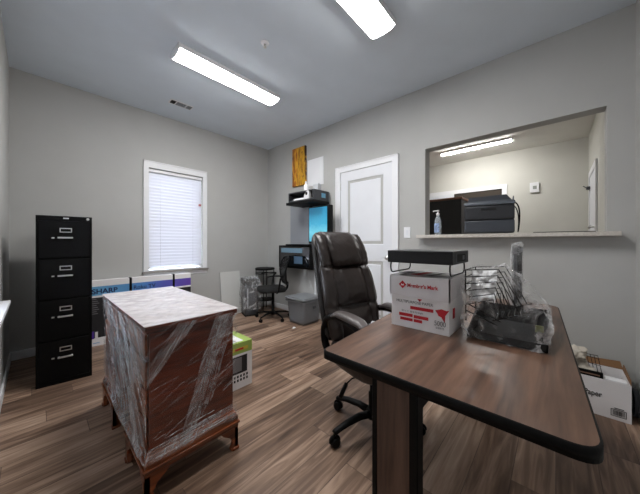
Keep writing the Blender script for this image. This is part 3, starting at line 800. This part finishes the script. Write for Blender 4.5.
# standing tray wrapped in film behind the rack
t = thing('wrapped_tray', 'black tray standing upright in clear film behind the bagged rack', 'desk tray', (1.50, .14, TZ), math.radians(8))
b = MB(); b.box(0, .16, -.024, -.006, 0.002, .345, .003); b.build('tray_panel', BLACKP, t)
b = MB(); b.box(0, .16, -.006, .006, .002, .345, .002); b.build('tray_rim', DGREY, t)
crumple('clear_film', [(-.004, -.03, 0), (-.004, .015, 0), (.168, -.03, 0), (.168, .03, 0), (-.004, .012, .36), (-.006, -.028, .362), (.166, -.028, .352), (.166, .012, .352), (-.006, .014, .25)], FILMD, t, cuts=4, amp=.008, scale=24, seed=6, smooth=False)
k = crumple('film_knot', [(-.01, -.032, .35), (-.01, .012, .352), (.03, -.03, .35), (.03, .01, .35), (.0, -.02, .372), (.012, 0, .37)], FILMD, t, cuts=3, amp=.008, scale=40, seed=7, smooth=False)

# ------------------------------------------------------------------ executive chair
chx, chy = 1.345, .80
FAC = math.atan2(-.965, -.26)         # facing direction
t = thing('executive_chair', 'high-backed dark brown leather office chair pulled up to the walnut table', 'office chair', (chx, chy, 0), FAC + PI / 2)
# local frame: chair faces -y, +y is behind, x is sideways
def ring_loft(b, fn, nv, nu=40):
    V = b.grid(fn, nu, nv, closeu=True)
    b._tagf([b.bm.faces.new(V[0][::-1]), b.bm.faces.new(V[-1])], True)
def sup(a, p): c = math.cos(a); return math.copysign(abs(c) ** p, c)
def supS(a, p): c = math.sin(a); return math.copysign(abs(c) ** p, c)
Z0, Z1 = .50, 1.18
def backline(v):   # centre y, z of the backrest at height v
    return .165 + .19 * v + .05 * v * v - .03 * math.sin(v * PI), Z0 + (Z1 - Z0) * v
def halfw(v): return .192 + .030 * math.sin(min(1, v * 1.15) * PI) - .018 * v
def endround(v, e=.16):
    k = 1.0
    if v > 1 - e: k = math.sqrt(max(.0, 1 - ((v - (1 - e)) / e) ** 2 * .80))
    if v < .05: k = .8 + .2 * v / .05
    return k
def outer(u, v):
    a = 2 * PI * u; cy, cz = backline(v); k = endround(v, .14)
    return Vector((sup(a, .55) * (halfw(v) + .006) * (.45 + .55 * k), cy + .045 + supS(a, .7) * .030 * k, cz - .004))
b = MB(); ring_loft(b, outer, 34); b.build('back_shell', pbr('black_leather_shell', srgb(38, 36, 37), .4, bump=.2, bscale=40, spec=.5, coat=.1), t)
def cushion(u, v):
    a = 2 * PI * u; cy, cz = backline(v); k = endround(v)
    x = sup(a, .6) * halfw(v) * (.55 + .45 * k); s_ = supS(a, .75)
    d_ = .040 * k
    f = max(0, -s_)                       # front half
    xn = x / halfw(v)
    puff = 0
    bol = math.exp(-((abs(xn) - .80) / .16) ** 2)             # side bolsters
    puff += .028 * bol * min(1, (1 - v) * 6 + .5)
    seam = math.exp(-((abs(xn) - .60) / .045) ** 2); puff -= .020 * seam
    if v < .66:
        puff += .030 * math.sin(min(1, v / .30) * PI) * math.exp(-(xn / .6) ** 4) * (1 if v < .30 else 0)   # lumbar roll
        if v >= .30: puff += .030 * math.sin((v - .30) / .36 * PI) ** .7 * math.exp(-(xn / .6) ** 4)
        gather = math.sin(xn * 19 + 2 * v) * .006 * math.exp(-((v - .52) / .18) ** 2); puff += gather
        puff += nz((x * 20, v * 7, 0), 1.2, 3) * .006
    puff -= .012 * math.exp(-((v - .30) / .018) ** 2) + .016 * math.exp(-((v - .66) / .02) ** 2)
    puff += nz((x * 30, v * 22, 1), .8, 6) * .0045
    return Vector((x, cy - .005 - (.0 if s_ > 0 else 1) * (abs(s_) * d_ + puff * f ** .5) + (s_ * .03 if s_ > 0 else 0), cz))
b = MB(); ring_loft(b, cushion, 90, 96); b.build('backrest', LEATHER, t)
def headp(u, v):      # head pillow
    a = 2 * PI * u; vv = .665 + .325 * v; cy, cz = backline(vv)
    k = max(.02, math.sin(min(1, max(0, v)) * PI)) ** .42
    x = sup(a, .55) * .132 * (.80 + .20 * k); s_ = supS(a, .8)
    y = cy - .040 + s_ * .043 * k - .016 * k
    y += nz((x * 40, v * 6, 2), 1, 4) * .006 + math.sin(x * 70) * .0012
    return Vector((x, y, cz + .004 * math.sin(x * 30)))
b = MB(); ring_loft(b, headp, 40, 60); b.build('headrest_pillow', LEATHER, t)
def wing(sx):
    def f(u, v):
        a = 2 * PI * u; vv = .66 + .32 * v; cy, cz = backline(vv); k = max(.02, math.sin(v * PI)) ** .42
        return Vector((sx * .160 + math.cos(a) * .040 * (.6 + .4 * k), cy - .035 + math.sin(a) * .040 * k + nz((a * 2, v * 9, sx), 1, 2) * .005, cz))
    return f
for sx in (-1, 1):
    b = MB(); ring_loft(b, wing(sx), 26, 22); b.build('side_bolster', LEATHER, t)
def seat(u, v):
    a = 2 * PI * u; k = math.sin(max(.03, min(.97, v)) * PI) ** .35
    return Vector((sup(a, .5) * .225 * (.9 + .1 * k), -.02 + supS(a, .5) * .225 * (.88 + .12 * k), .40 + .115 * v + (nz((math.cos(a) * 2, math.sin(a) * 2, v * 3), 1.5, 3)) * .006 * k))
b = MB(); ring_loft(b, seat, 16, 60); b.build('seat', LEATHER, t)
boxo('seat_plate', BLACKP, t, -.12, .12, -.14, .12, .365, .40, .008)
br = MB()
br.tube(bez((0, .10, .385), (0, .30, .36), (0, .285, .58), 10), .028, 10, flat=.5); br.build('back_bracket', BLACKP, t)
for sx in (-1, 1):
    ar = MB(); X_ = sx * .195
    pts = bez((X_ * .88, .10, .40), (X_ * 1.02, .20, .44), (X_, .19, .56), 7) + bez((X_, .18, .60), (X_, .12, .655), (X_, .0, .652), 7)[1:] + bez((X_, -.07, .645), (X_, -.22, .625), (X_, -.19, .53), 7) + bez((X_, -.16, .47), (X_ * .98, -.08, .42), (X_ * .85, .0, .40), 6)[1:]
    ar.tube(pts, .027, 10, flat=.75)
    bmesh.ops.translate(ar.bm, vec=(0, .04, 0), verts=ar.bm.verts[:])
    for v_ in ar.bm.verts:
        if v_.co.z > .5: v_.co.z += .022 * min(1, (v_.co.z - .5) / .1)
    ar.build('armrest_frame', BLACKP, t)
    pd = MB()
    def padf(u, v, X_=X_):
        a = 2 * PI * u; k = math.sin(max(.03, min(.97, v)) * PI) ** .3; y = .15 - .34 * v
        z = .694 - .012 * (2 * v - .7) ** 2 - (.03 * max(0, v - .75) / .25) - (.028 * max(0, .2 - v) / .2)
        return Vector((X_ + sup(a, .7) * .040 * k, y, z + supS(a, .8) * .020 * k))
    ring_loft(pd, padf, 26, 20); pd.build('armrest_pad', LEATHERG, t)
gl = MB(); gl.lathe([(.028, .10), (.028, .22), (.020, .225), (.020, .30), (.016, .30), (.016, .366)], 18); gl.build('gas_lift', BLACKP, t)
lv = MB(); lv.tube([(.03, -.03, .37), (.17, -.06, .365), (.215, -.07, .345)], .004, 8); lv.tube([(.20, -.066, .352), (.215, -.07, .345), (.245, -.09, .315)], .007, 8, flat=2.0); lv.build('tilt_lever', BLACKP, t)
lv = MB(); lv.tube([(-.03, -.03, .37), (-.19, -.03, .365), (-.235, -.03, .345)], .004, 8); lv.tube([(-.225, -.03, .350), (-.25, -.035, .325), (-.275, -.04, .295)], .008, 8, flat=2.0); lv.build('height_lever', BLACKP, t)
bs = MB(); bs.lathe([(.040, .075), (.045, .09), (.042, .115), (.030, .125)], 20); bs.build('base_hub', BLACKP, t)
inv = -(FAC + PI / 2)
for ang in (161, 89, 17, -55, -127):
    a = math.radians(ang) + inv; cx, sx = math.cos(a), math.sin(a)
    lg = MB(); pts = [(cx * r_, sx * r_, z_) for r_, z_ in ((.03, .100), (.10, .108), (.19, .098), (.265, .078), (.275, .072))]
    lg.tube(pts, .026, 10, r2=.016, flat=.75); lg.build('base_leg', BLACKP, t)
    cs_ = MB(); C0 = Vector((cx * .268, sx * .268, 0)); pr = Vector((-sx, cx, 0))
    for s_ in (-1, 1):
        c1 = C0 + pr * s_ * .014
        ringp = []
        M_ = Matrix.Translation((c1.x, c1.y, .025)) @ Matrix.Rotation(a, 4, 'Z') @ Matrix.Rotation(PI / 2, 4, 'X')
        r0 = len(cs_.bm.verts)
        cs_.lathe([(.018, -.009), (.025, -.006), (.025, .006), (.018, .009)], 18)
        cs_.bm.verts.ensure_lookup_table(); bmesh.ops.transform(cs_.bm, matrix=M_, verts=cs_.bm.verts[r0:])
    cs_.tube([(C0.x, C0.y, .03), (C0.x, C0.y, .072)], .009, 8)
    hood = [(C0.x + cx * .028 * math.cos(q_), C0.y + sx * .028 * math.cos(q_), .026 + .030 * math.sin(q_)) for q_ in [PI * i / 8 for i in range(9)]]
    cs_.tube(hood, .008, 8)
    cs_.build('caster', BLACKP, t)
# white plastic bag lying on the chair seat
t = thing('plastic_bag', 'crumpled white plastic bag on the seat of the leather chair', 'plastic bag', (1.40, .80, .52))
WBAG = film('white_bag_film', .72, .95, scale=12, rough=.3, bump=.6, col=(.86, .87, .9, 1))
random.seed(4)
crumple('bag_body', [(.10 * math.cos(a) * (1 - .3 * z / .1), .09 * math.sin(a) * (1 - .3 * z / .1), z) for z in (0, .05, .10) for a in [k * .7 for k in range(9)]], WBAG, t, cuts=3, amp=.03, scale=16, seed=9, smooth=False)

# ------------------------------------------------------------------ wall workstation
t = thing('wall_workstation', 'wall-mounted grey and black workstation panel left of the white door', 'workstation', (XD, 2.31, 0))
# local y along wall (away from camera), x negative to room
GP = pbr('grey_metal_panel', srgb(150, 154, 160), .4, metal=.2, var=.03)
boxo('back_panel', GP, t, -.05, -.002, .02, .80, 1.065, 1.80, .004)
U = MB(); y0, y1, x0, x1, z0, z1 = 0, .50, -.345, -.051, 1.665, 1.80
U.box(x0, x1, y0, y0 + .03, z0, z1); U.box(x0, x1, y1 - .012, y1, z0, z1); U.box(x0, x1, y0 + .03, y1 - .012, z1 - .012, z1); U.box(x0, x1, y0 + .03, y1 - .012, z0, z0 + .02); U.box(x1 - .012, x1, y0 + .03, y1 - .012, z0 + .02, z1 - .012)
us = U.build('upper_shelf_box', pbr('charcoal_metal', srgb(52, 54, 58), .45), t)
boxo('shelf_tray', BLACKP, us, -.375, -.051, -.01, .52, 1.628, 1.664, .004)
boxo('blue_sticker', pbr('pale_blue_print', srgb(110, 170, 200), .5), us, -.20, -.12, -.0015, -.0003, 1.705, 1.765)
# monitor arm post
boxo('support_post', DGREY, t, -.09, -.051, .30, .34, 1.075, 1.625, .004)
mo = boxo('monitor_housing', BLACKP, t, -.20, -.155, -.165, .245, 1.10, 1.595, .008)
SCR = ramp_mat('blue_screen', 2, [(1.12, srgb(60, 150, 180)), (1.3, srgb(110, 195, 215)), (1.42, srgb(60, 160, 195)), (1.58, srgb(48, 140, 180))], .2, nz=.12, nscale=7, stretch=(1, 2.5, 5), emission=.30)
boxo('screen', SCR, mo, -.2025, -.2005, -.10, .228, 1.12, 1.58)
boxo('monitor_arm', BLACKP, t, -.155, -.051, .04, .08, 1.34, 1.38, .003)
lettering('ON AIR', .026, pbr('pale_print', srgb(210, 235, 245), .5), mo, (-.2026, .27, 1.53), (0, -1, 0), (0, 0, 1)) if False else None
lo = boxo('lower_box', BLACK, t, -.145, -.051, .22, .97, .715, 1.06, .006)
boxo('box_lid', BLACKP, lo, -.165, -.051, .21, .78, 1.061, 1.08, .003)
boxo('glass_front', GLOSSB, lo, -.150, -.1455, .28, .93, .755, 1.04, .001)
boxo('reflection_strip', pbr('pale_blue_reflection', srgb(110, 140, 160), .2), lo, -.1525, -.1505, .42, .90, .95, 1.02)  # light strip reflected in the glass front, painted as a pale slab
boxo('paper_behind_glass', pbr('grey_blue_picture', srgb(86, 112, 138), .25), lo, -.1525, -.1505, .42, .60, .79, .90)
boxo('box_knob', CHROME, lo, -.262, -.2565, .752, .772, .87, .90, .002) if False else None
# articles in the upper shelf
o = MB(); 
for k in range(5): o.box(-.335 + .004 * k, -.12, .12 + .02 * (k % 2), .42 - .02 * (k % 3), 1.6860 + k * .006, 1.6905 + k * .006, M=None)
tag(o.build('paper_stack', PAPER), 'loose white papers inside the black wall shelf', 'papers').location = (XD, 2.31, 0)
t = thing('tape_dispenser', 'white and black hand dispenser leaning at the front of the black wall shelf', 'dispenser', (XD - .325, 2.46, 1.6855))
b = MB(); b.prism([(-.055, 0), (.04, 0), (.03, .05), (-.01, .105), (-.05, .11), (-.06, .06)], 0, -.022, .022); b.build('dispenser_body', pbr('offwhite_plastic', srgb(220, 220, 222), .4), t)
b = MB(); b.lathe([(.018, -.026), (.022, -.022), (.022, .022), (.018, .026)], 20, (0, -.012, .07), 'X'); b.build('roller', BLACKP, t)
t = thing('spray_bottle', 'white plastic bottle standing on top of the black wall shelf', 'bottle', (XD - .27, 2.53, 1.8005))
b = MB(); b.lathe([(.030, 0), (.032, .01), (.032, .085), (.014, .105), (.014, .115)], 20); b.build('bottle_body', PAPER, t)
b = MB(); b.lathe([(.016, .1155), (.016, .135), (.010, .14)], 16); b.build('bottle_cap', DOORW, t)
t = thing('white_carton', 'small pale grey block standing on the black wall shelf by the white sheet', 'box', (XD - .16, 2.42, 1.8005))
b = MB(); b.box(-.035, .035, -.04, .05, 0, .10, .004); b.build('block_body', pbr('pale_grey_block', srgb(190, 192, 196), .5), t)
b = MB(); b.box(-.022, .022, -.022, .022, .1005, .118, .002); b.build('block_cap', DOORW, t)

# art and white sheet on the wall
ART = ramp_mat('amber_streak_print', 1, [(.0, srgb(30, 20, 12)), (.12, srgb(60, 30, 14)), (.20, srgb(226, 170, 44)), (.27, srgb(120, 66, 20)), (.33, srgb(236, 186, 60)), (.40, srgb(190, 110, 30)), (.47, srgb(90, 44, 18)), (.54, srgb(205, 140, 40)), (.66, srgb(60, 34, 18))], .35, nz=.62, nscale=3.4, stretch=(1, 12, 1.2))
t = thing('canvas_print', 'tall narrow canvas of yellow and amber streaks on the wall', 'picture', (XD, 2.935, 2.275))
boxo('canvas', ART, t, -.035, -.002, -.145, .145, -.295, .295, .002)
o = MB(); o.box(-.008, -.001, -.16, .16, -.2, .195, .001)
tag(o.build('white_sheet', pbr('white_board', srgb(232, 233, 236), .35), None, loc=(XD, 2.605, 2.14)), 'plain white sheet on the wall between the canvas and the door', 'sheet')
o = MB(); o.box(-.02, -.001, -.012, .012, .083, .728, .003)
tag(o.build('cable_cover', WHITE, None, loc=(XD, 2.60, 0)), 'white vertical cable cover on the wall under the workstation', 'cable cover')

# ------------------------------------------------------------------ tote
t = thing('storage_tote', 'grey lidded plastic storage tote on the floor under the workstation', 'storage tote', (2.53, 2.615, 0), 0)
def totef(u, v):
    a = 2 * PI * u; k = .86 + .14 * v
    return Vector((sup(a, .28) * .178 * k, supS(a, .28) * .182 * k, .003 + .33 * v))
b = MB(); ring_loft(b, totef, 10, 64); b.build('tote_body', TOTE, t)
b = MB(); b.prism(roundrect(.385, .392, .04, 5), 2, .30, .317); b.build('tote_rim', TOTE, t)
b = MB(); b.prism(roundrect(.40, .408, .045, 5), 2, .3335, .351); b.prism(roundrect(.35, .358, .04, 5), 2, .3512, .359); b.build('tote_lid', TOTEL, t)
b = MB(); b.box(-.02, .03, -.212, -.196, .215, .25, .004); b.build('tote_latch', DGREY, t)

# ------------------------------------------------------------------ mesh task chair
t = thing('task_chair', 'black mesh-back task chair with arms standing by the shredder', 'office chair', (2.33, 3.06, 0), math.atan2(.44, -.90) + PI / 2)
def tseat(u, v):
    a = 2 * PI * u; k = math.sin(max(.03, min(.97, v)) * PI) ** .35
    return Vector((sup(a, .5) * .20 * (.9 + .1 * k), -.02 + supS(a, .5) * .20 * (.9 + .1 * k), .40 + .06 * v))
b = MB(); ring_loft(b, tseat, 12, 40); b.build('seat', MESHB, t)
bk = MB()
frame = [(x, .20 + .03 * ((z - .48) / .42) - .04 * math.sin((z - .48) / .42 * PI) + .03 * (abs(x) / .19) ** 2 * -1, z) for x, z in
         [(-.14, .50), (-.17, .58), (-.185, .70), (-.18, .82), (-.14, .885), (0, .90), (.14, .885), (.18, .82), (.185, .70), (.17, .58), (.14, .50), (0, .485)]]
bk.tube(frame, .012, 8, closed=True); bk.build('back_frame', BLACKP, t)
ms = MB()
def bmesh_f(u, v):
    z = .50 + .385 * v; hw_ = .14 + .045 * math.sin(min(1, v * 1.1) * PI); x = -hw_ + 2 * hw_ * u
    return Vector((x, .20 + .03 * v - .04 * math.sin(v * PI) - .03 * (abs(x) / .19) ** 2, z))
ms.grid(bmesh_f, 14, 14); 
mo_ = ms.build('back_mesh', film('mesh_net', .62, .85, scale=120, rough=.8, bump=.1, col=(.012, .012, .014, 1)), t)
sm_ = mo_.modifiers.new('s', 'SOLIDIFY'); sm_.thickness = .003
b = MB(); b.tube(bez((0, .08, .39), (0, .25, .37), (0, .215, .52), 8), .018, 8); b.build('back_bracket', BLACKP, t)
for sx in (-1, 1):
    b = MB(); X_ = sx * .235
    b.tube([(X_ * .8, .02, .395), (X_, .03, .42), (X_, .06, .60), (X_, .10, .635)], .013, 8); b.tube([(X_, .10, .638), (X_, -.02, .645), (X_, -.13, .635)], .020, 8, flat=.5)
    b.build('armrest', BLACKP, t)
b = MB(); b.lathe([(.03, .06), (.035, .09), (.02, .10), (.02, .25), (.014, .25), (.014, .40)], 14); b.build('gas_lift', BLACKP, t)
for k in range(5):
    a = 2 * PI * k / 5 + .35; cx, sx = math.cos(a), math.sin(a)
    b = MB(); b.tube([(cx * .03, sx * .03, .09), (cx * .15, sx * .15, .088), (cx * .255, sx * .255, .062)], .019, 8, r2=.012, flat=.8); b.build('base_leg', BLACKP, t)
    b = MB()
    for s_ in (-1, 1):
        r0 = len(b.bm.verts); b.lathe([(.016, -.007), (.023, -.005), (.023, .005), (.016, .007)], 14)
        b.bm.verts.ensure_lookup_table()
        bmesh.ops.transform(b.bm, matrix=Matrix.Translation((cx * .252 - sx * s_ * .011, sx * .252 + cx * s_ * .011, .023)) @ Matrix.Rotation(a, 4, 'Z') @ Matrix.Rotation(PI / 2, 4, 'X'), verts=b.bm.verts[r0:])
    b.tube([(cx * .252, sx * .252, .028), (cx * .252, sx * .252, .06)], .008, 8); b.build('caster', BLACKP, t)

# ------------------------------------------------------------------ bagged shredder
t = thing('paper_shredder', 'dark grey upright shredder bin half covered in clear plastic film', 'shredder', (2.22, 3.49, 0), math.radians(-18))
b = MB(); b.mat(DGREY).box(-.10, .10, -.12, .12, .02, .46, .012); b.build('bin_body', None, t)
b = MB(); b.box(-.108, .108, -.13, .13, .46, .56, .015).box(-.10, .10, -.12, .12, .001, .02, .004); b.mat(DARKHOLE); b.build('shredder_head', BLACKP, t)
boxo('bin_window', pbr('pale_window_strip', srgb(170, 174, 178), .3), t, -.07, -.055, -.1225, -.1205, .12, .42)
crumple('dust_film', [(.13 * sx * (1 - .1 * (z > .5)), .15 * sy, z) for sx in (-1, 1) for sy in (-1, 1) for z in (.10, .40, .565)] + [(.02, -.05, .60), (.15, -.14, .45)], FILMD, t, cuts=4, amp=.022, scale=11, seed=2, smooth=False)

# ------------------------------------------------------------------ round wire stand in the corner
t = thing('round_stand', 'round black metal stand in the corner behind the task chair', 'stand', (2.55, 3.56, 0))
b = MB(); b.lathe([(.150, .655), (.158, .66), (.158, .685), (.150, .69)], 32); b.build('stand_top', BLACKP, t)
b = MB(); b.tube([(.15 * math.cos(a), .15 * math.sin(a), .60) for a in [2 * PI * k / 32 for k in range(32)]], .005, 6, closed=True); b.build('ring', BLACKP, t)
for k in range(4):
    a = PI / 4 + k * PI / 2; b = MB(); b.tube([(.145 * math.cos(a), .145 * math.sin(a), .655), (.15 * math.cos(a), .15 * math.sin(a), .0)], .007, 8); b.build('leg', BLACKP, t)
b = MB(); b.lathe([(.14, .16), (.145, .165), (.145, .175), (.14, .18)], 28); b.build('lower_shelf', BLACKP, t)

# ------------------------------------------------------------------ open carton near the right corner
t = thing('open_paper_carton', 'open white paper carton on the floor under the pass-through ledge', 'carton', (2.43, -.337, 0))
PW, PD, PH = .42, .27, .235
b = MB(); b.mat(BOXW)
b.box(0, .004, 0, PW, .001, PH).box(PD - .004, PD, 0, PW, .001, PH).box(.004, PD - .004, 0, .004, .001, PH).box(.004, PD - .004, PW - .004, PW, .001, PH).mat(CARD).box(.004, PD - .004, .004, PW - .004, .001, .005)
b.build('carton_body', None, t)
f = MB(); f.prism([(.0, PH + .001), (PD, PH + .001), (PD - .03, PH + .045), (.02, PH + .03)], 1, .0, .004)
f.build('side_flap', CARD, t, label='raised brown end flap')
f = MB(); 
f.quad((PD, 0, PH + .001), (PD, PW, PH + .001), (PD + .03, PW - .02, PH + .02), (PD + .03, .01, PH + .045)); fo_ = f.build('rear_flap', CARD, t, label='raised brown rear flap'); sm_ = fo_.modifiers.new('s', 'SOLIDIFY'); sm_.thickness = .003
lettering('Copy Paper', .050, INK, t, (-.0005, .290, .118), (0, -1, 0), (0, 0, 1), wscale=.70, bold=.0006)
q = MB()
for a_, b_, c_, d_ in ((.02, .085, .024, .027), (.02, .085, .064, .067), (.02, .0225, .024, .067), (.0825, .085, .024, .067)): q.box(-.0015, -.0003, a_, b_, c_, d_)
random.seed(2); y = .028
while y < .076:
    w_ = random.choice((.0012, .002, .003)); q.box(-.0015, -.0003, y, y + w_, .032, .060); y += w_ + random.choice((.0015, .0025))
q.box(-.0015, -.0003, .03, .07, .072, .076)
q.build('barcode', INK, t)
t2 = thing('picture_frame', 'dark framed panel sticking out of the open paper carton', 'frame', (2.435, -.337, 0))
b = MB(); b.box(.012, .03, .115, .40, .02, .265, .003); b.build('frame_body', BLACKP, t2)
b = MB(); b.box(.0095, .0118, .13, .385, .2425, .250, .0005); b.build('frame_inlay', pbr('tan_inlay', srgb(130, 100, 84), .5), t2)
t2 = thing('white_box', 'small white box in the open paper carton beside the dark frame', 'box', (2.435, -.337, 0))
b = MB(); b.box(.015, .075, .012, .105, .01, .236, .003); b.build('white_box_body', PAPER, t2)
t2 = thing('cream_bundle', 'crumpled cream coloured bundle piled in the far end of the open paper carton', 'bundle', (2.55, -.15, .02))
CRB = film('cream_bundle_film', .9, 1, scale=8, rough=.6, bump=.5, col=(.70, .64, .55, 1))
crumple('lower_bundle', [(.045 * sx, .075 * sy, z) for sx in (-1, 1) for sy in (-1, 1) for z in (0, .18)] + [(0, 0, .29), (.01, .06, .27)], CRB, t2, cuts=3, amp=.03, scale=18, seed=11)
crumple('upper_bundle', [(.045 * sx, .05 + .05 * sy, .30 + z) for sx in (-1, 1) for sy in (-1, 1) for z in (-.02, .04)] + [(0, .06, .37)], CRB, t2, cuts=3, amp=.025, scale=22, seed=13)
t2 = thing('wire_basket', 'small black wire rack poking up behind the open carton flap', 'wire rack', (2.60, -.19, .012))
b = MB()
for k in range(4): b.tube([(.02, -.05 + k * .018, .14), (.0, -.02 + k * .018, .315)], .0018, 6)
for k in range(3): b.tube([(.008, -.045 + k * .008, .20 + k * .045), (.004, .022 + k * .01, .21 + k * .045)], .0018, 6)
b.tube([(.0, -.022, .315), (.0, .036, .315)], .002, 6); b.tube([(.02, -.075, .0), (.02, -.075, .14), (.02, .0, .14), (.02, .0, 0)], .003, 6)
b.build('wire_frame', BLACKP, t2)
# cord by the wall corner
o = MB()
pts = []
for k in range(90):
    a = k * .35; pts.append((2.335 + .045 * math.cos(a) + .0015 * (k % 7), -.382 + .0001 * k, .085 + .06 * math.sin(a) + .0004 * k))
pts = [Vector((2.56 + 2 * .035 * math.cos(k * .3), -.372 + .008 * math.sin(k * .11), .09 + .08 * math.sin(k * .3))) for k in range(100)]
o.tube(pts, .0055, 7)
tag(o.build('power_cord', DGREY), 'coiled dark grey power cord beside the open carton at the right wall', 'cord')

# ------------------------------------------------------------------ beyond the pass-through
def lx(px_, X): return X
t = thing('pump_bottle', 'clear pump bottle of hand sanitizer at the left end of the ledge', 'bottle', (2.80, .905, 1.183))
BR = .033
b = MB(); b.lathe([(BR * .92, 0), (BR, .006), (BR, .10), (BR * .96, .145), (BR * .7, .175), (.014, .192), (.013, .20)], 24); b.build('bottle_body', CLEARP, t)
b = MB(); b.lathe([(.012, .2005), (.016, .201), (.016, .222), (.006, .224), (.006, .245)], 16)
b.tube([(0, 0, .248), (-.012, .03, .249), (-.014, .044, .242)], .006, 8); b.lathe([(.013, .243), (.013, .253), (.008, .256)], 14); b.build('pump_head', PAPER, t)
b = MB(); b.grid(lambda u, v: Vector(((BR + .0012) * math.cos(PI * .62 + u * 1.9), (BR + .0012) * math.sin(PI * .62 + u * 1.9), .025 + .095 * v)), 14, 4); b.build('bottle_label', pbr('blue_white_label', srgb(140, 160, 195), .5, var=.5, vscale=60), t)
t = thing('desktop_printer', 'dark grey office printer on the deep counter behind the pass-through', 'printer', (2.965, .485, 1.183), math.radians(8)); t.scale = (1, .98, 1.13)
# local -y... faces -x after rotation; build with front at -x
PR = pbr('printer_grey', srgb(58, 62, 70), .4, var=.05); PR2 = pbr('printer_dark', srgb(36, 38, 43), .45, var=.05); PR3 = pbr('printer_light', srgb(92, 98, 106), .4, var=.04)
b = MB(); b.box(-.14, .16, -.20, .20, .012, .115, .010); b.build('paper_tray', PR, t)
b = MB(); b.box(-.145, .16, -.20, .20, .117, .235, .012); b.build('printer_body', PR2, t)
b = MB(); b.box(-.15, -.146, -.06, .06, .195, .215, .001); b.build('handle_slot', DARKHOLE, t)
b = MB(); b.box(-.15, .16, -.205, .205, .237, .268, .012); b.build('control_deck', PR3, t)
b = MB(); b.prism([(-.185, .269), (.175, .269), (.165, .315), (-.14, .322)], 0, -.09, .15); b.build('document_feeder', PR, t)
b = MB(); b.box(-.13, -.10, -.17, .17, .269, .275, .002).box(-.13, .12, -.195, -.187, .02, .30, .003); b.build('side_trim', PR3, t)
b = MB(); b.tube(bez((.05, -.19, .27), (.04, -.27, .27), (.05, -.235, .03), 10), .006, 7); b.tube(bez((.07, -.19, .25), (.08, -.255, .22), (.07, -.235, .02), 10), .005, 7); b.build('power_cable', BLACKP, t)
t = thing('hutch_cabinet', 'tall black cabinet with a brown top behind the hand sanitizer', 'cabinet', (4.5, 1.60, 0))
b = MB(); b.box(0, .40, -.50, .45, 0, 1.79, .003); b.build('cabinet_body', pbr('black_laminate', srgb(40, 40, 43), .5, var=.05), t)
b = MB(); b.box(-.015, .41, -.515, .46, 1.791, 1.825, .003); b.build('cabinet_top', wood('brown_top', srgb(96, 62, 48), srgb(150, 104, 84), 'Y'), t)
b = MB(); b.lathe([(.008, -.02), (.012, -.016), (.010, -.0005)], 12, (0, .1, 1.45), 'X'); b.build('cabinet_knob', CHROME, t)
t = thing('thermostat', 'small white thermostat on the cream wall behind the pass-through', 'thermostat', (5.72, .275, 2.04))
boxo('thermostat_body', WHITE, t, -.03, -.001, -.062, .062, -.085, .085, .006)
boxo('display', pbr('lcd_grey', srgb(150, 155, 150), .3), t, -.0325, -.0305, -.03, .02, -.03, .025)
# far doorway with casing
d = bpy.data.objects.new('door_2', None); COL.objects.link(d); d.location = (5.72, 1.36, 0); struct(d)
b = MB(); b.box(-.02, -.001, -.705, -.63, 0, 2.16).box(-.02, -.001, -.63, .76, 2.085, 2.16).box(-.02, -.001, .685, .76, 0, 2.085); b.build('door_casing', WHITE, d)
boxo('dark_opening', pbr('dim_brown_room', srgb(58, 50, 42), .8), d, -.004, -.001, -.63, .17, 0, 2.085)  # flat sheet; dimness of the room beyond is painted into its colour
boxo('door_leaf', DOORW, d, -.03, -.0005, .17, .685, .01, 2.085)
# door on the side wall
d = bpy.data.objects.new('door_3', None); COL.objects.link(d); d.location = (4.97, YR + .035, 0); struct(d)
b = MB(); b.box(-.45, -.37, .001, .02, 0, 2.11).box(.37, .45, .001, .02, 0, 2.11).box(-.37, .37, .001, .02, 2.03, 2.11); b.build('door_casing', WHITE, d)
boxo('door_leaf', DOORW, d, -.368, .368, .0005, .010, .01, 2.028)
b = MB(); b.lathe([(.026, .011), (.026, .015), (.010, .02), (.010, .045), (.027, .055), (.027, .068), (.01, .075)], 16, (-.31, 0, 1.30), 'Y'); b.build('door_knob', CHROME, d)
b = MB(); b.box(.30, .37, .011, .05, 1.86, 1.90, .004).tube([(.30, .045, 1.88), (.12, .09, 1.88)], .006, 6); b.build('door_closer', DGREY, d)
# dark flat object on ledge
o = MB(); o.box(3.02, 3.20, -.235, .155, 1.183, 1.199, .004)
o = tag(o.build('flat_keyboard', BLACKP), 'thin black keyboard lying at the right end of the ledge', 'keyboard')

# scrap on the floor
o = crumple('paper_scrap', [(-.03, -.012, 0), (.03, -.01, 0), (.028, .014, 0), (-.02, .016, 0), (0, .005, .022), (.02, 0, .016)], PAPER, None, cuts=3, amp=.006, scale=50, seed=21)
o.location = (2.24, 2.50, .001)
tag(o, 'tiny white crumpled scrap on the floor in front of the grey tote', 'scrap')
